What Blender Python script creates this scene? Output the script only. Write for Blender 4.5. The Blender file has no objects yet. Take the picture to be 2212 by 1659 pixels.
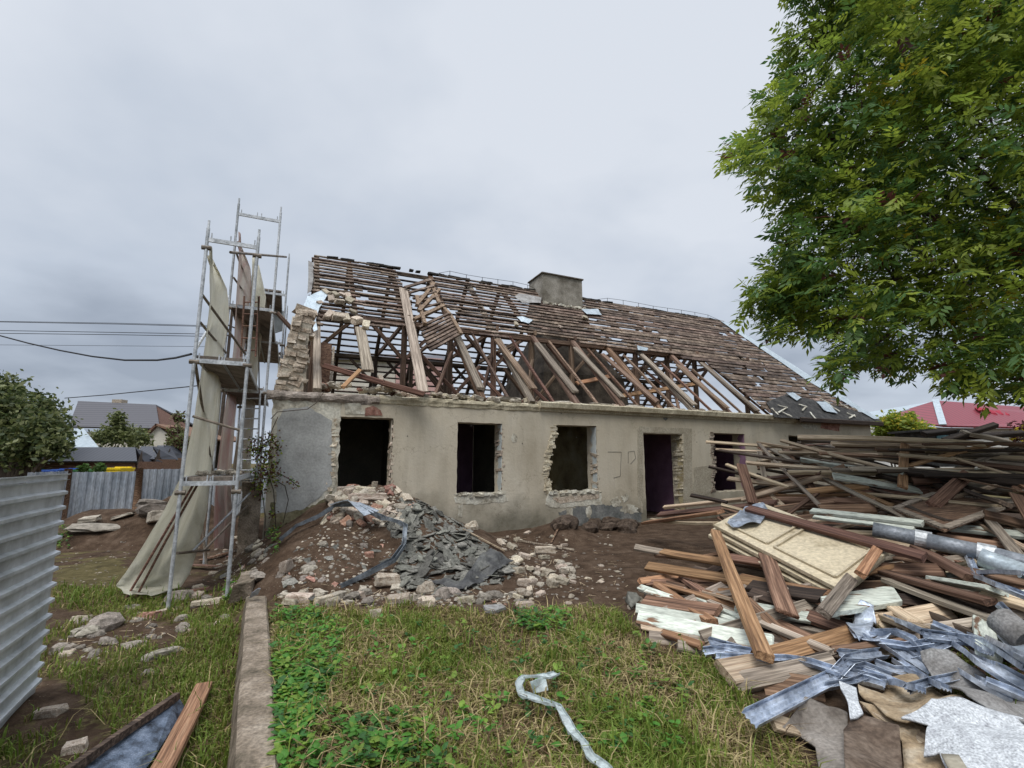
import bpy, bmesh, math, random
from mathutils import Vector, Matrix, noise
from mathutils.geometry import tessellate_polygon
rnd = random.Random(7)
sc = bpy.context.scene
col = sc.collection
# ------------------------------------------------------------ camera
FPX = 1050.0; PITCH = math.atan(170/FPX); H = 1.6
cam = bpy.data.cameras.new('camera'); co = bpy.data.objects.new('camera', cam); col.objects.link(co)
cam.sensor_width = 36; cam.lens = 36*FPX/2212; cam.clip_start = .05; cam.clip_end = 3000
co.location = (0, 0, H); co.rotation_euler = (math.pi/2+PITCH, 0, 0)
sc.camera = co
# ------------------------------------------------------------ sky, sun, exposure
EL, AZ = math.radians(58), math.radians(200)
w = bpy.data.worlds.new('World'); sc.world = w; w.use_nodes = True
nt = w.node_tree; N = nt.nodes; L = nt.links
for n in list(N): N.remove(n)
out = N.new('ShaderNodeOutputWorld'); bg = N.new('ShaderNodeBackground'); bg.inputs[1].default_value = .1
L.new(bg.outputs[0], out.inputs[0])
def math_(op, a, b=None, c=None):
    m = N.new('ShaderNodeMath'); m.operation = op
    for i, v in enumerate((a, b, c)):
        if v is None: continue
        if isinstance(v, (int, float)): m.inputs[i].default_value = v
        else: L.new(v, m.inputs[i])
    return m.outputs[0]
sky = N.new('ShaderNodeTexSky'); sky.sky_type = 'NISHITA'; sky.sun_disc = False
sky.sun_elevation = EL; sky.sun_rotation = AZ; sky.air_density = 1; sky.dust_density = 3
tc = N.new('ShaderNodeTexCoord'); sp = N.new('ShaderNodeSeparateXYZ'); L.new(tc.outputs['Generated'], sp.inputs[0])
X, Y, Z = sp.outputs
# cloud deck: project direction on a flat layer
zz = math_('MAXIMUM', Z, 0.0); zz = math_('ADD', zz, .22)
cx = math_('DIVIDE', X, zz); cy = math_('DIVIDE', Y, zz)
cmb = N.new('ShaderNodeCombineXYZ'); L.new(cx, cmb.inputs[0]); L.new(cy, cmb.inputs[1])
n1 = N.new('ShaderNodeTexNoise'); n1.inputs['Scale'].default_value = .75; n1.inputs['Detail'].default_value = 5; n1.inputs['Roughness'].default_value = .46
n1.inputs['Distortion'].default_value = .35
L.new(cmb.outputs[0], n1.inputs['Vector'])
n2 = N.new('ShaderNodeTexNoise'); n2.inputs['Scale'].default_value = 2.6; n2.inputs['Detail'].default_value = 4
L.new(cmb.outputs[0], n2.inputs['Vector'])
f = math_('ADD', .0, math_('MULTIPLY', math_('MAXIMUM', Z, 0), 1.25))
f = math_('ADD', f, math_('MULTIPLY', X, .22))
f = math_('ADD', f, math_('MULTIPLY', math_('SUBTRACT', n1.outputs[0], .5), 1.9))
f = math_('ADD', f, math_('MULTIPLY', math_('SUBTRACT', n2.outputs[0], .5), .75))
f = math_('ADD', f, .19)
rp_ = N.new('ShaderNodeValToRGB'); L.new(f, rp_.inputs[0])
rp_.color_ramp.elements[0].position = 0; rp_.color_ramp.elements[0].color = (.30, .345, .42, 1)
rp_.color_ramp.elements[1].position = .95; rp_.color_ramp.elements[1].color = (.64, .68, .745, 1)
e = rp_.color_ramp.elements.new(.45); e.color = (.475, .53, .615, 1)
up = N.new('ShaderNodeMapRange'); L.new(Z, up.inputs[0]); up.inputs[1].default_value = .74; up.inputs[2].default_value = 1
up.inputs[3].default_value = 8.6; up.inputs[4].default_value = 30
ml = N.new('ShaderNodeVectorMath'); ml.operation = 'SCALE'; L.new(rp_.outputs[0], ml.inputs[0]); L.new(up.outputs[0], ml.inputs[3])
mx = N.new('ShaderNodeMix'); mx.data_type = 'RGBA'; mx.inputs[0].default_value = .94
L.new(sky.outputs[0], mx.inputs[6]); L.new(ml.outputs[0], mx.inputs[7]); L.new(mx.outputs[2], bg.inputs[0])
sun = bpy.data.lights.new('sun', 'SUN'); sun.energy = 1.5; sun.angle = math.radians(28); sun.color = (1, .965, .91)
so = bpy.data.objects.new('sun', sun); col.objects.link(so)
sd = Vector((math.sin(AZ)*math.cos(EL), math.cos(AZ)*math.cos(EL), math.sin(EL)))
so.rotation_euler = sd.to_track_quat('Z', 'Y').to_euler(); so.location = (0, -5, 20)
sc.view_settings.view_transform = 'Standard'; sc.view_settings.look = 'None'; sc.view_settings.gamma = 1
sc.view_settings.exposure = .43
sc.render.engine = 'CYCLES'
# ------------------------------------------------------------ helpers
CAM = Vector((0, 0, H)); FW = Vector((0, math.cos(PITCH), math.sin(PITCH))); UPV = Vector((0, -math.sin(PITCH), math.cos(PITCH)))
def ray(u, v): return FW + Vector((1, 0, 0))*((u-1106)/FPX) - UPV*((v-829.5)/FPX)
def onz(u, v, z=0): d = ray(u, v); return CAM + d*((z-H)/d.z)
def ony(u, v, y): d = ray(u, v); return CAM + d*(y/d.y)
def onpl(u, v, P, n): d = ray(u, v); return CAM + d*((P-CAM).dot(n)/d.dot(n))
def proj(P):
    q = P-CAM; z = q.dot(FW)
    if z < .01: return (-9999, -9999)
    return (1106+FPX*q.x/z, 829.5-FPX*q.dot(UPV)/z)
def inpoly(x, y, P):
    c = False; j = len(P)-1
    for i in range(len(P)):
        xi, yi = P[i]; xj, yj = P[j]
        if (yi > y) != (yj > y) and x < (xj-xi)*(y-yi)/(yj-yi)+xi: c = not c
        j = i
    return c
def ns(x, y, z=0, s=1): return noise.noise(Vector((x*s, y*s, z*s)))
def tag(o, label=None, cat=None, group=None, kind=None):
    if label: o['label'] = label
    if cat: o['category'] = cat
    if group: o['group'] = group
    if kind: o['kind'] = kind
    return o
def empty(name, loc=(0, 0, 0)):
    o = bpy.data.objects.new(name, None); col.objects.link(o); o.location = loc; o.empty_display_size = .2; return o
def link(name, me, parent=None, M=None):
    o = bpy.data.objects.new(name, me); col.objects.link(o)
    M = M or Matrix.Identity(4)
    if parent:
        o.parent = parent
        M = PW(parent).inverted() @ M
    o.matrix_basis = M
    return o
def PW(o):
    M = Matrix.Translation(o.location) if o.type == 'EMPTY' and not o.parent else o.matrix_basis.copy()
    if o.parent: M = PW(o.parent) @ o.matrix_basis
    return M
def mesh(name, vs, fs, mats, mi=None, smooth=False):
    me = bpy.data.meshes.new(name); me.from_pydata([tuple(v) for v in vs], [], fs)
    for m in (mats if isinstance(mats, (list, tuple)) else [mats]): me.materials.append(m)
    if mi: me.polygons.foreach_set('material_index', mi)
    if smooth: me.polygons.foreach_set('use_smooth', [True]*len(fs))
    me.update(); return me
def recenter(me):
    """put a mesh's origin at its base centre"""
    vs = [v.co for v in me.vertices]
    c = Vector(((min(v.x for v in vs)+max(v.x for v in vs))/2, (min(v.y for v in vs)+max(v.y for v in vs))/2, min(v.z for v in vs)))
    me.transform(Matrix.Translation(-c)); return Matrix.Translation(c)
class MB:
    def __init__(s): s.v = []; s.f = []; s.m = []
    def add(s, vs, fs, m=0):
        b = len(s.v); s.v += [Vector(v) for v in vs]; s.f += [tuple(i+b for i in f) for f in fs]; s.m += [m]*len(fs)
    def box(s, c, sz, M=None, m=0, j=0):
        x, y, z = [q/2 for q in sz]
        vs = [Vector((a*x+rnd.uniform(-j, j), b*y+rnd.uniform(-j, j), d*z+rnd.uniform(-j, j))) for a in (-1, 1) for b in (-1, 1) for d in (-1, 1)]
        if M: vs = [M @ v for v in vs]
        s.add([v+Vector(c) for v in vs], [(0, 1, 3, 2), (4, 6, 7, 5), (0, 4, 5, 1), (2, 3, 7, 6), (0, 2, 6, 4), (1, 5, 7, 3)], m)
    def beam(s, a, b, w, h, up=Vector((0, 0, 1)), m=0, j=0, n=1):
        a = Vector(a); b = Vector(b); d = (b-a).normalized(); side = d.cross(up).normalized(); u = side.cross(d)
        vs = []; fs = []
        for i in range(n+1):
            c = a.lerp(b, i/n)
            for (p, q) in ((-1, -1), (1, -1), (1, 1), (-1, 1)):
                vs.append(c+side*(p*w/2+rnd.uniform(-j, j))+u*(q*h/2+rnd.uniform(-j, j))+(d*rnd.uniform(-j, j)*2 if i in (0, n) else Vector()))
        for i in range(n):
            for k in range(4): fs.append((i*4+k, i*4+(k+1) % 4, i*4+4+(k+1) % 4, i*4+4+k))
        fs += [(3, 2, 1, 0), (n*4, n*4+1, n*4+2, n*4+3)]
        s.add(vs, fs, m)
    def tube(s, pts, r, n=8, m=0, cap=True, taper=None):
        pts = [Vector(p) for p in pts]; vs = []; fs = []; up0 = Vector((.13, .21, .97))
        for i, p in enumerate(pts):
            d = (pts[min(i+1, len(pts)-1)]-pts[max(i-1, 0)]).normalized()
            if abs(d.dot(up0)) > .95: up0 = Vector((1, .1, 0))
            a = d.cross(up0).normalized(); b = a.cross(d)
            rr = taper[i] if taper else r
            for k in range(n): vs.append(p+a*(rr*math.cos(2*math.pi*k/n))+b*(rr*math.sin(2*math.pi*k/n)))
        for i in range(len(pts)-1):
            for k in range(n): fs.append((i*n+k, i*n+(k+1) % n, (i+1)*n+(k+1) % n, (i+1)*n+k))
        if cap: fs += [tuple(range(n)), tuple(reversed(range((len(pts)-1)*n, len(pts)*n)))]
        s.add(vs, fs, m)
    def build(s, name, mats, parent=None, smooth=False, local=False):
        me = mesh(name, s.v, s.f, mats, s.m, smooth)
        M = recenter(me) if local else None
        o = link(name, me, parent, M)
        return o
# ------------------------------------------------------------ materials
MATS = {}
def pm(name, cols, scale=6, rough=.85, metal=0, bump=.3, stretch=(1, 1, 1), var=.12, hue=.0, detail=6, fine=30, finea=.25, trans=0, spec=.3, contrast=(.32, .68), bd=.02, dist=0):
    m = bpy.data.materials.new(name); m.use_nodes = True; nt = m.node_tree; N = nt.nodes; L = nt.links
    b = N['Principled BSDF']; b.inputs['Roughness'].default_value = rough; b.inputs['Metallic'].default_value = metal
    b.inputs['Specular IOR Level'].default_value = spec
    t = N.new('ShaderNodeTexCoord'); mp = N.new('ShaderNodeMapping'); mp.inputs['Scale'].default_value = stretch
    oi = N.new('ShaderNodeObjectInfo')
    off = N.new('ShaderNodeVectorMath'); off.operation = 'ADD'
    sc_ = N.new('ShaderNodeMath'); sc_.operation = 'MULTIPLY'; sc_.inputs[1].default_value = 37.0
    L.new(oi.outputs['Random'], sc_.inputs[0])
    L.new(t.outputs['Object'], off.inputs[0]); L.new(sc_.outputs[0], off.inputs[1]); L.new(off.outputs[0], mp.inputs[0])
    n = N.new('ShaderNodeTexNoise'); n.inputs['Scale'].default_value = scale; n.inputs['Detail'].default_value = detail; n.inputs['Roughness'].default_value = .6
    n.inputs['Distortion'].default_value = dist
    L.new(mp.outputs[0], n.inputs['Vector'])
    r = N.new('ShaderNodeValToRGB'); L.new(n.outputs[0], r.inputs[0]); el = r.color_ramp.elements
    k = len(cols); lo, hi = contrast
    for i, c in enumerate(cols):
        p = lo+(hi-lo)*(i/(k-1) if k > 1 else 0)
        if i < 2: el[i].position = p; el[i].color = (*c, 1)
        else: e = el.new(p); e.color = (*c, 1)
    if k == 1: el[1].color = (*cols[0], 1); el[0].color = (*cols[0], 1)
    n2 = N.new('ShaderNodeTexNoise'); n2.inputs['Scale'].default_value = fine; n2.inputs['Detail'].default_value = 4
    L.new(mp.outputs[0], n2.inputs['Vector'])
    mr = N.new('ShaderNodeMapRange'); L.new(n2.outputs[0], mr.inputs[0]); mr.inputs[1].default_value = .3; mr.inputs[2].default_value = .7
    mr.inputs[3].default_value = 1-finea; mr.inputs[4].default_value = 1+finea
    h = N.new('ShaderNodeHueSaturation'); L.new(r.outputs[0], h.inputs['Color'])
    mv = N.new('ShaderNodeMapRange'); L.new(oi.outputs['Random'], mv.inputs[0]); mv.inputs[3].default_value = 1-var*1.6; mv.inputs[4].default_value = 1+var*1.6
    mu = N.new('ShaderNodeMath'); mu.operation = 'MULTIPLY'; L.new(mr.outputs[0], mu.inputs[0]); L.new(mv.outputs[0], mu.inputs[1])
    L.new(mu.outputs[0], h.inputs['Value'])
    if hue:
        fr = N.new('ShaderNodeMath'); fr.operation = 'MULTIPLY'; fr.inputs[1].default_value = 7.13; L.new(oi.outputs['Random'], fr.inputs[0])
        f2 = N.new('ShaderNodeMath'); f2.operation = 'FRACT'; L.new(fr.outputs[0], f2.inputs[0])
        mh = N.new('ShaderNodeMapRange'); L.new(f2.outputs[0], mh.inputs[0]); mh.inputs[3].default_value = .5-hue; mh.inputs[4].default_value = .5+hue
        L.new(mh.outputs[0], h.inputs['Hue'])
    L.new(h.outputs[0], b.inputs['Base Color'])
    if bump:
        bp = N.new('ShaderNodeBump'); bp.inputs['Strength'].default_value = bump; bp.inputs['Distance'].default_value = bd
        ad = N.new('ShaderNodeMath'); L.new(n.outputs[0], ad.inputs[0]); L.new(n2.outputs[0], ad.inputs[1])
        L.new(ad.outputs[0], bp.inputs['Height']); L.new(bp.outputs[0], b.inputs['Normal'])
    if trans:
        tr = N.new('ShaderNodeBsdfTranslucent'); L.new(h.outputs[0], tr.inputs[0]); ms = N.new('ShaderNodeMixShader'); ms.inputs[0].default_value = trans
        L.new(b.outputs[0], ms.inputs[1]); L.new(tr.outputs[0], ms.inputs[2]); L.new(ms.outputs[0], N['Material Output'].inputs[0])
    MATS[name] = m; return m
WS = (.45, 20, 20)
W = {
 'orange': pm('orange_timber', [(.11, .055, .03), (.28, .155, .08), (.44, .265, .15)], 2.2, stretch=WS, var=.18, hue=.008, fine=9, finea=.35, bd=.01),
 'tan': pm('tan_timber', [(.19, .13, .085), (.43, .33, .225), (.58, .48, .35)], 2.2, stretch=WS, var=.2, hue=.01, fine=9, finea=.35, bd=.01),
 'dull': pm('dull_orange_timber', [(.10, .05, .03), (.24, .13, .075), (.34, .21, .13)], 2.2, stretch=WS, fine=9, finea=.4, bd=.01),
 'brown': pm('brown_timber', [(.045, .026, .017), (.155, .088, .056), (.33, .21, .14)], 2, stretch=WS, var=.28, hue=.01, fine=9, finea=.4, bd=.01),
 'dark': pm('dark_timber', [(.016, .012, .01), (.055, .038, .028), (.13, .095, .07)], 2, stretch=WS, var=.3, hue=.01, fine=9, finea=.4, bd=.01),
 'grey': pm('weathered_timber', [(.09, .072, .056), (.255, .21, .165), (.42, .36, .29)], 2, stretch=WS, var=.22, hue=.01, fine=9, finea=.4, bd=.01),
 'red': pm('red_timber', [(.045, .024, .018), (.145, .078, .055), (.26, .155, .11)], 2, stretch=WS, var=.2, hue=.01, fine=9, finea=.35, bd=.01),
 'white': pm('mint_painted_timber', [(.16, .09, .055), (.44, .48, .42), (.54, .57, .50)], 3.2, stretch=(.8, 4, 4), var=.12, fine=14, finea=.3, contrast=(.37, .50), bd=.01),
 'roofw': pm('roof_timber', [(.05, .032, .023), (.155, .10, .07), (.31, .225, .165)], 2, stretch=WS, var=.25, hue=.012, fine=12, finea=.45, bd=.01),
 'batten': pm('batten_timber', [(.04, .027, .02), (.118, .083, .062), (.235, .18, .142)], 2.6, stretch=(1, 1, 1), var=.25, hue=.012, fine=14, finea=.5, bd=.01),
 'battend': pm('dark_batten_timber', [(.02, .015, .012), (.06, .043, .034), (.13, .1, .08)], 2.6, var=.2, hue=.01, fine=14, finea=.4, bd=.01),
}
M_brick = pm('pale_brick', [(.26, .20, .145), (.43, .365, .285), (.55, .495, .41)], 9, var=.22, hue=.02, fine=40, finea=.3, bump=.6)
M_gabl = pm('weathered_pale_masonry', [(.28, .21, .155), (.50, .42, .335), (.62, .56, .48)], 5, var=0, fine=30, finea=.35, bump=.7)
M_redbrick = pm('red_brick', [(.14, .07, .05), (.30, .16, .115), (.42, .29, .23)], 7, var=.15, hue=.01, fine=40)
M_plaster = pm('old_plaster', [(.20, .175, .14), (.35, .31, .25), (.48, .44, .37)], 6, var=.12, fine=35)
M_slate = pm('slate', [(.06, .058, .049), (.125, .122, .104), (.205, .20, .172)], 7, var=.34, hue=.02, fine=30, rough=.7)
M_stone = pm('rough_stone', [(.12, .105, .085), (.24, .21, .175), (.35, .31, .265)], 6, var=.2, hue=.02, fine=30, bump=.6)
M_conc = pm('old_concrete', [(.06, .05, .032), (.20, .16, .12), (.32, .27, .215)], 3.5, var=.05, fine=45, finea=.35, bump=.7)
M_steel = pm('galvanised_steel', [(.30, .32, .33), (.48, .50, .52), (.60, .62, .64)], 8, rough=.5, metal=.45, var=.08, bump=.1)
M_alu = pm('crumpled_zinc', [(.20, .235, .30), (.43, .48, .56), (.66, .71, .79)], 6, rough=.38, metal=.55, var=.12, bump=.25)
M_dsteel = pm('dark_tube', [(.10, .08, .06), (.17, .14, .11), (.24, .21, .18)], 8, rough=.6, metal=.2, var=.15)
M_corr = pm('corrugated_steel', [(.36, .38, .39), (.54, .57, .59), (.64, .67, .70)], 2.2, rough=.45, metal=.4, var=.05, bump=.08, fine=12, finea=.12, spec=.5)
M_corr2 = pm('weathered_fence_steel', [(.22, .26, .30), (.36, .40, .45), (.48, .52, .56)], 2.5, rough=.5, metal=.3, var=.07, bump=.1, stretch=(1, 1, .3))
M_flash = pm('pale_metal_flashing', [(.33, .39, .43), (.46, .52, .56)], 4, rough=.45, metal=.35, var=.08, bump=.1)
M_black = pm('black_sheet', [(.02, .02, .02), (.05, .05, .05), (.10, .10, .09)], 5, rough=.55, var=.1)
M_felt = pm('roofing_felt', [(.16, .15, .14), (.27, .26, .25), (.37, .37, .36)], 5, var=.15, fine=60, finea=.3)
M_feltb = pm('brown_felt', [(.045, .03, .022), (.10, .07, .05), (.17, .13, .1)], 5, var=.1, fine=40)
W['felt2'] = pm('dusty_brown_felt', [(.09, .075, .062), (.17, .15, .13), (.26, .235, .21)], 4, var=.1, fine=50)
M_feltl = pm('speckled_felt', [(.30, .31, .33), (.44, .46, .48), (.52, .54, .56)], 18, var=.05, fine=90, finea=.4)
M_fibre = pm('brown_fibreboard', [(.15, .10, .055), (.33, .25, .16), (.46, .40, .31)], 4, var=.08, fine=50)
M_door = pm('beige_door_paint', [(.20, .16, .10), (.43, .365, .25), (.50, .43, .305)], 3, rough=.6, var=.05, fine=26, finea=.22, contrast=(.25, .5))
M_net = pm('beige_netting', [(.60, .58, .47), (.72, .70, .60), (.80, .78, .68)], 1.5, var=.05, fine=60, finea=.12, trans=.55, bump=.3, stretch=(3, 3, .35))
M_netp = pm('pink_grey_netting', [(.52, .32, .29), (.60, .50, .45), (.68, .63, .55)], 1.2, var=.06, fine=60, finea=.12, trans=.55, bump=.3, stretch=(3, 3, .35))
for m_ in (M_net, M_netp):
    N_ = m_.node_tree.nodes; L_ = m_.node_tree.links; o_ = N_['Material Output']; s_ = o_.inputs[0].links[0].from_socket
    tb = N_.new('ShaderNodeBsdfTransparent'); ms_ = N_.new('ShaderNodeMixShader'); ck_ = N_.new('ShaderNodeTexNoise'); ck_.inputs['Scale'].default_value = 3
    tc_ = N_.new('ShaderNodeTexCoord'); L_.new(tc_.outputs['Object'], ck_.inputs['Vector']); mr_ = N_.new('ShaderNodeMapRange'); L_.new(ck_.outputs[0], mr_.inputs[0]); mr_.inputs[3].default_value = .05; mr_.inputs[4].default_value = .38
    L_.new(mr_.outputs[0], ms_.inputs[0]); L_.new(s_, ms_.inputs[1]); L_.new(tb.outputs[0], ms_.inputs[2]); L_.new(ms_.outputs[0], o_.inputs[0])
M_plast = pm('plastic_film', [(.50, .58, .58), (.66, .72, .73)], 12, rough=.35, trans=.3, spec=.5, bump=.4)
M_deck = pm('deck_boards', [(.09, .075, .06), (.17, .14, .115), (.26, .22, .19)], 3, stretch=(3, .6, 1), var=.08)
M_dirt = pm('dark_soil', [(.035, .023, .016), (.075, .052, .037), (.13, .095, .07)], 5, var=.05, fine=40, finea=.5, bump=.8)
M_int = pm('interior_plaster', [(.20, .19, .15), (.30, .28, .22)], 2, var=.05)
M_pink = pm('mauve_wall_paint', [(.25, .14, .22), (.34, .20, .30)], 3, var=.03, finea=.1)
M_bluew = pm('pale_blue_paint', [(.40, .44, .44), (.56, .60, .60)], 3, var=.03, finea=.1)
M_cream = pm('yellow_cream_paint', [(.22, .17, .10), (.40, .34, .20), (.50, .46, .33)], 1.6, var=.03, finea=.2)
M_chim = pm('chimney_render', [(.14, .125, .10), (.26, .24, .205), (.36, .335, .295)], 2.2, var=.02, fine=30)
M_sootm = pm('sooty_render', [(.035, .028, .022), (.085, .07, .055), (.14, .115, .09)], 3, var=.02)
M_tar = pm('tar_felt', [(.018, .017, .016), (.04, .038, .036), (.075, .07, .065)], 6, rough=.8, var=.02)
M_bark = pm('bark', [(.03, .022, .017), (.07, .052, .04), (.12, .095, .075)], 8, var=.05, stretch=(1, 1, .3))
M_cable = pm('cable', [(.015, .015, .017)], 5, rough=.6, bump=0, var=0)
def leafm(name, c, tr=.35, var=.0): return pm(name, [tuple(x*.72 for x in c), tuple(x*1.25 for x in c)], 1.3, rough=.55, trans=tr, bump=0, var=var, fine=25, finea=.25, spec=.35)
LF = [leafm('leaf_mid_green', (.20, .275, .04), .5), leafm('leaf_dark_green', (.08, .15, .035), .45), leafm('leaf_yellow_green', (.29, .36, .05), .5), leafm('leaf_blue_green', (.11, .21, .075), .45), leafm('leaf_yellow', (.60, .48, .05), .5), leafm('leaf_rust', (.10, .035, .03))]
def plank(p0, p1, w_, th, mt, lab, group=None, up=None, roll=0, name='plank', cat='plank', ragged=.03, parent=None):
    p0 = Vector(p0); p1 = Vector(p1); d = p1-p0; Ln = d.length; d.normalize()
    up = Vector(up) if up is not None else Vector((0, -.5, .86))
    s = up.cross(d).normalized(); u_ = d.cross(s); 
    if roll: R = Matrix.Rotation(roll, 3, d); s = R @ s; u_ = R @ u_
    n = max(3, int(Ln/.28)); vs = []; fs = []; bow = rnd.uniform(-.012, .012)*Ln*(.1 if parent else 1); ph = rnd.random()*9
    ch_ = th*.14
    ring = [(-1, -1, 1, 1), (1, -1, -1, 1), (1, -1, 0, 1), (1, 1, 0, -1), (-1, 1, 0, -1)]
    ring = [(-w_/2+ch_, -th/2), (w_/2-ch_, -th/2), (w_/2, -th/2+ch_), (w_/2, th/2-ch_), (w_/2-ch_, th/2), (-w_/2+ch_, th/2), (-w_/2, th/2-ch_), (-w_/2, -th/2+ch_)]
    for i in range(n+1):
        k = i/n; bz = bow*4*k*(1-k)+.004*noise.noise(Vector((k*4, ph, 0))); e = 1+.06*noise.noise(Vector((k*5, ph, 4)))
        for (y_, z_) in ring:
            dx = 0
            if i in (0, n): dx = (1 if i else -1)*ragged*(noise.noise(Vector((y_*22, ph+i, z_*14)))+.2)
            vs.append((Ln*k+dx, y_*e, z_+bz+rnd.uniform(-.001, .001)))
    for i in range(n):
        for k in range(8): fs.append((i*8+k, i*8+(k+1) % 8, i*8+8+(k+1) % 8, i*8+8+k))
    fs += [tuple(range(8))[::-1], tuple(range(n*8, n*8+8))]
    me = mesh(name, vs, fs, W[mt] if isinstance(mt, str) else mt)
    M = Matrix((( d.x, s.x, u_.x, p0.x), (d.y, s.y, u_.y, p0.y), (d.z, s.z, u_.z, p0.z), (0, 0, 0, 1)))
    o = link(name, me, parent, M)
    return o if parent else tag(o, lab, cat, group)
# ------------------------------------------------------------ ground
def xk(y): return -1.33-.519*(y-2.78)
LOBES = [(-2.75, 9.75, 1.27, 2.5), (-2.75, 7.75, .72, 1.5), (-1.55, 8.55, .85, 2.0), (-.9, 8.0, .35, 1.6), (-10.3, 12.7, .85, 1.9), (-8.7, 13.0, 1.15, 1.9), (1.0, 10.9, .35, 1.0), (-7.2, 12.2, .5, 1.4)]
def sst(t): t = max(0, min(1, t)); return t*t*(3-2*t)
def gz(x, y, fine=True):
    wd = .06+max(0, y-5.6)*.35
    k = sst((x-xk(y)+wd)/(2*wd)) if y < 40 else 1
    z = -.3*(1-k)
    if y < 30:
        m = 0
        for (a, b, h, r) in LOBES:
            d = math.hypot(x-a, y-b)/r
            if d < 1:
                q = h*(1-d)**.95*(1 if d > .12 else 1)
                m = max(m, q) if m < .9 else max(m, q)
        z += m*(1+.12*ns(x, y, 3, 2.2))
        if fine: z += .035*ns(x, y, 0, 1.1)+.018*ns(x, y, 5, 4)+(.02*ns(x, y, 9, 9) if m > .03 else 0)
    return z
def ghit(u, v, ymax=60):
    d = ray(u, v)
    if d.z >= -.001: return ony(u, v, ymax)
    t = 1.0; st = .06
    while t < ymax:
        p = CAM+d*t
        if p.z < gz(p.x, p.y): return p
        t += st*(1+t*.05)
    return CAM+d*ymax
def axis(lo, hi, st, far):
    a = []; x = lo
    while x <= hi: a.append(x); x += st
    s = st; x = hi
    while x < far: s *= 1.25; x += s; a.append(x)
    s = st; x = lo; b = []
    while x > -far: s *= 1.25; x -= s; b.append(x)
    return b[::-1]+a
GR = [(592, 1320), (660, 1312), (760, 1325), (860, 1318), (980, 1322), (1100, 1330), (1200, 1316), (1330, 1318), (1400, 1385), (1560, 1450), (1640, 1540), (1760, 1659), (1790, 1900), (600, 1900)]
GL = [[(115, 1235), (230, 1200), (330, 1255), (420, 1290), (400, 1330), (260, 1345), (110, 1300)], [(350, 1900), (400, 1560), (330, 1440), (420, 1340), (505, 1300), (510, 1400), (490, 1900)], [(130, 1460), (330, 1380), (400, 1500), (380, 1700), (200, 1560)], [(118, 1130), (160, 1140), (150, 1200), (118, 1200)]]
def grassness(x, y):
    if y > 9.8 and x > -6 and y < 22: return 0
    if x < -6 and any(math.hypot(x-a, y-b) < r*1.05 for a, b, h, r in LOBES): return 0
    p = Vector((x, y, 0)) if x > xk(y) else Vector((x, y, -.3))
    n = ns(x, y, 0, 1.3)*.5+ns(x, y, 7, 3.5)*.4
    if y < 2.2: return .8+n*.3
    u, v = proj(p)
    u += 28*ns(x, y, 2, 3); v += 14*ns(x, y, 4, 3)
    if inpoly(u, v, GR): return min(1, .95+n*.2)
    for i, q in enumerate(GL):
        if inpoly(u, v, q): return (.85, .9, .55, .9)[i]+n*.4
    if y > 16: return .8+n
    if x < xk(y): return max(0, .18+n*.8)
    if x > 3 and y < 6: return .4
    if v > 1290 and u < 700: return .3
    return 0
xs = axis(-8, 7, .085, 400); ys = axis(1.2, 13, .085, 700)
vs = [(x, y, gz(x, y)) for y in ys for x in xs]
nx = len(xs)
fs = [(j*nx+i, j*nx+i+1, (j+1)*nx+i+1, (j+1)*nx+i) for j in range(len(ys)-1) for i in range(nx-1)]
m = bpy.data.materials.new('ground_soil_and_turf'); m.use_nodes = True; nt = m.node_tree; N = nt.nodes; L = nt.links; b = N['Principled BSDF']
b.inputs['Roughness'].default_value = .95; b.inputs['Specular IOR Level'].default_value = .1
at = N.new('ShaderNodeAttribute'); at.attribute_name = 'turf'; t = N.new('ShaderNodeTexCoord')
def nz(sc_, det=6, ro=.6):
    n = N.new('ShaderNodeTexNoise'); n.inputs['Scale'].default_value = sc_; n.inputs['Detail'].default_value = det; n.inputs['Roughness'].default_value = ro; L.new(t.outputs['Object'], n.inputs['Vector']); return n
def ramp(src, pts):
    r = N.new('ShaderNodeValToRGB'); L.new(src, r.inputs[0])
    for i, (p, c) in enumerate(pts):
        if i < 2: r.color_ramp.elements[i].position = p; r.color_ramp.elements[i].color = (*c, 1)
        else: e = r.color_ramp.elements.new(p); e.color = (*c, 1)
    return r
a1 = nz(3.4, 10, .74); soil = ramp(a1.outputs[0], [(.33, (.030, .019, .012)), (.5, (.068, .044, .029)), (.68, (.125, .088, .062))])
vz = N.new('ShaderNodeTexVoronoi'); vz.inputs['Scale'].default_value = 24; L.new(t.outputs['Object'], vz.inputs['Vector'])
a5 = nz(1.1, 5); spk = N.new('ShaderNodeMath'); spk.operation = 'MULTIPLY'; spr = ramp(vz.outputs['Distance'], [(.10, (1, 1, 1)), (.16, (0, 0, 0))]); L.new(spr.outputs[0], spk.inputs[0])
spn = ramp(a5.outputs[0], [(.46, (0, 0, 0)), (.58, (1, 1, 1))]); L.new(spn.outputs[0], spk.inputs[1])
mxs = N.new('ShaderNodeMix'); mxs.data_type = 'RGBA'; L.new(spk.outputs[0], mxs.inputs[0]); L.new(soil.outputs[0], mxs.inputs[6]); mxs.inputs[7].default_value = (.30, .25, .19, 1)
a2 = nz(5, 8, .7); turf = ramp(a2.outputs[0], [(.3, (.05, .038, .02)), (.5, (.095, .08, .035)), (.7, (.17, .135, .07))])
a3 = nz(14, 5); adm = N.new('ShaderNodeMath'); adm.operation = 'MULTIPLY_ADD'; L.new(a3.outputs[0], adm.inputs[0]); adm.inputs[1].default_value = 1.2; L.new(at.outputs['Fac'], adm.inputs[2])
rm = ramp(adm.outputs[0], [(.85, (0, 0, 0)), (1.0, (1, 1, 1))])
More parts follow.
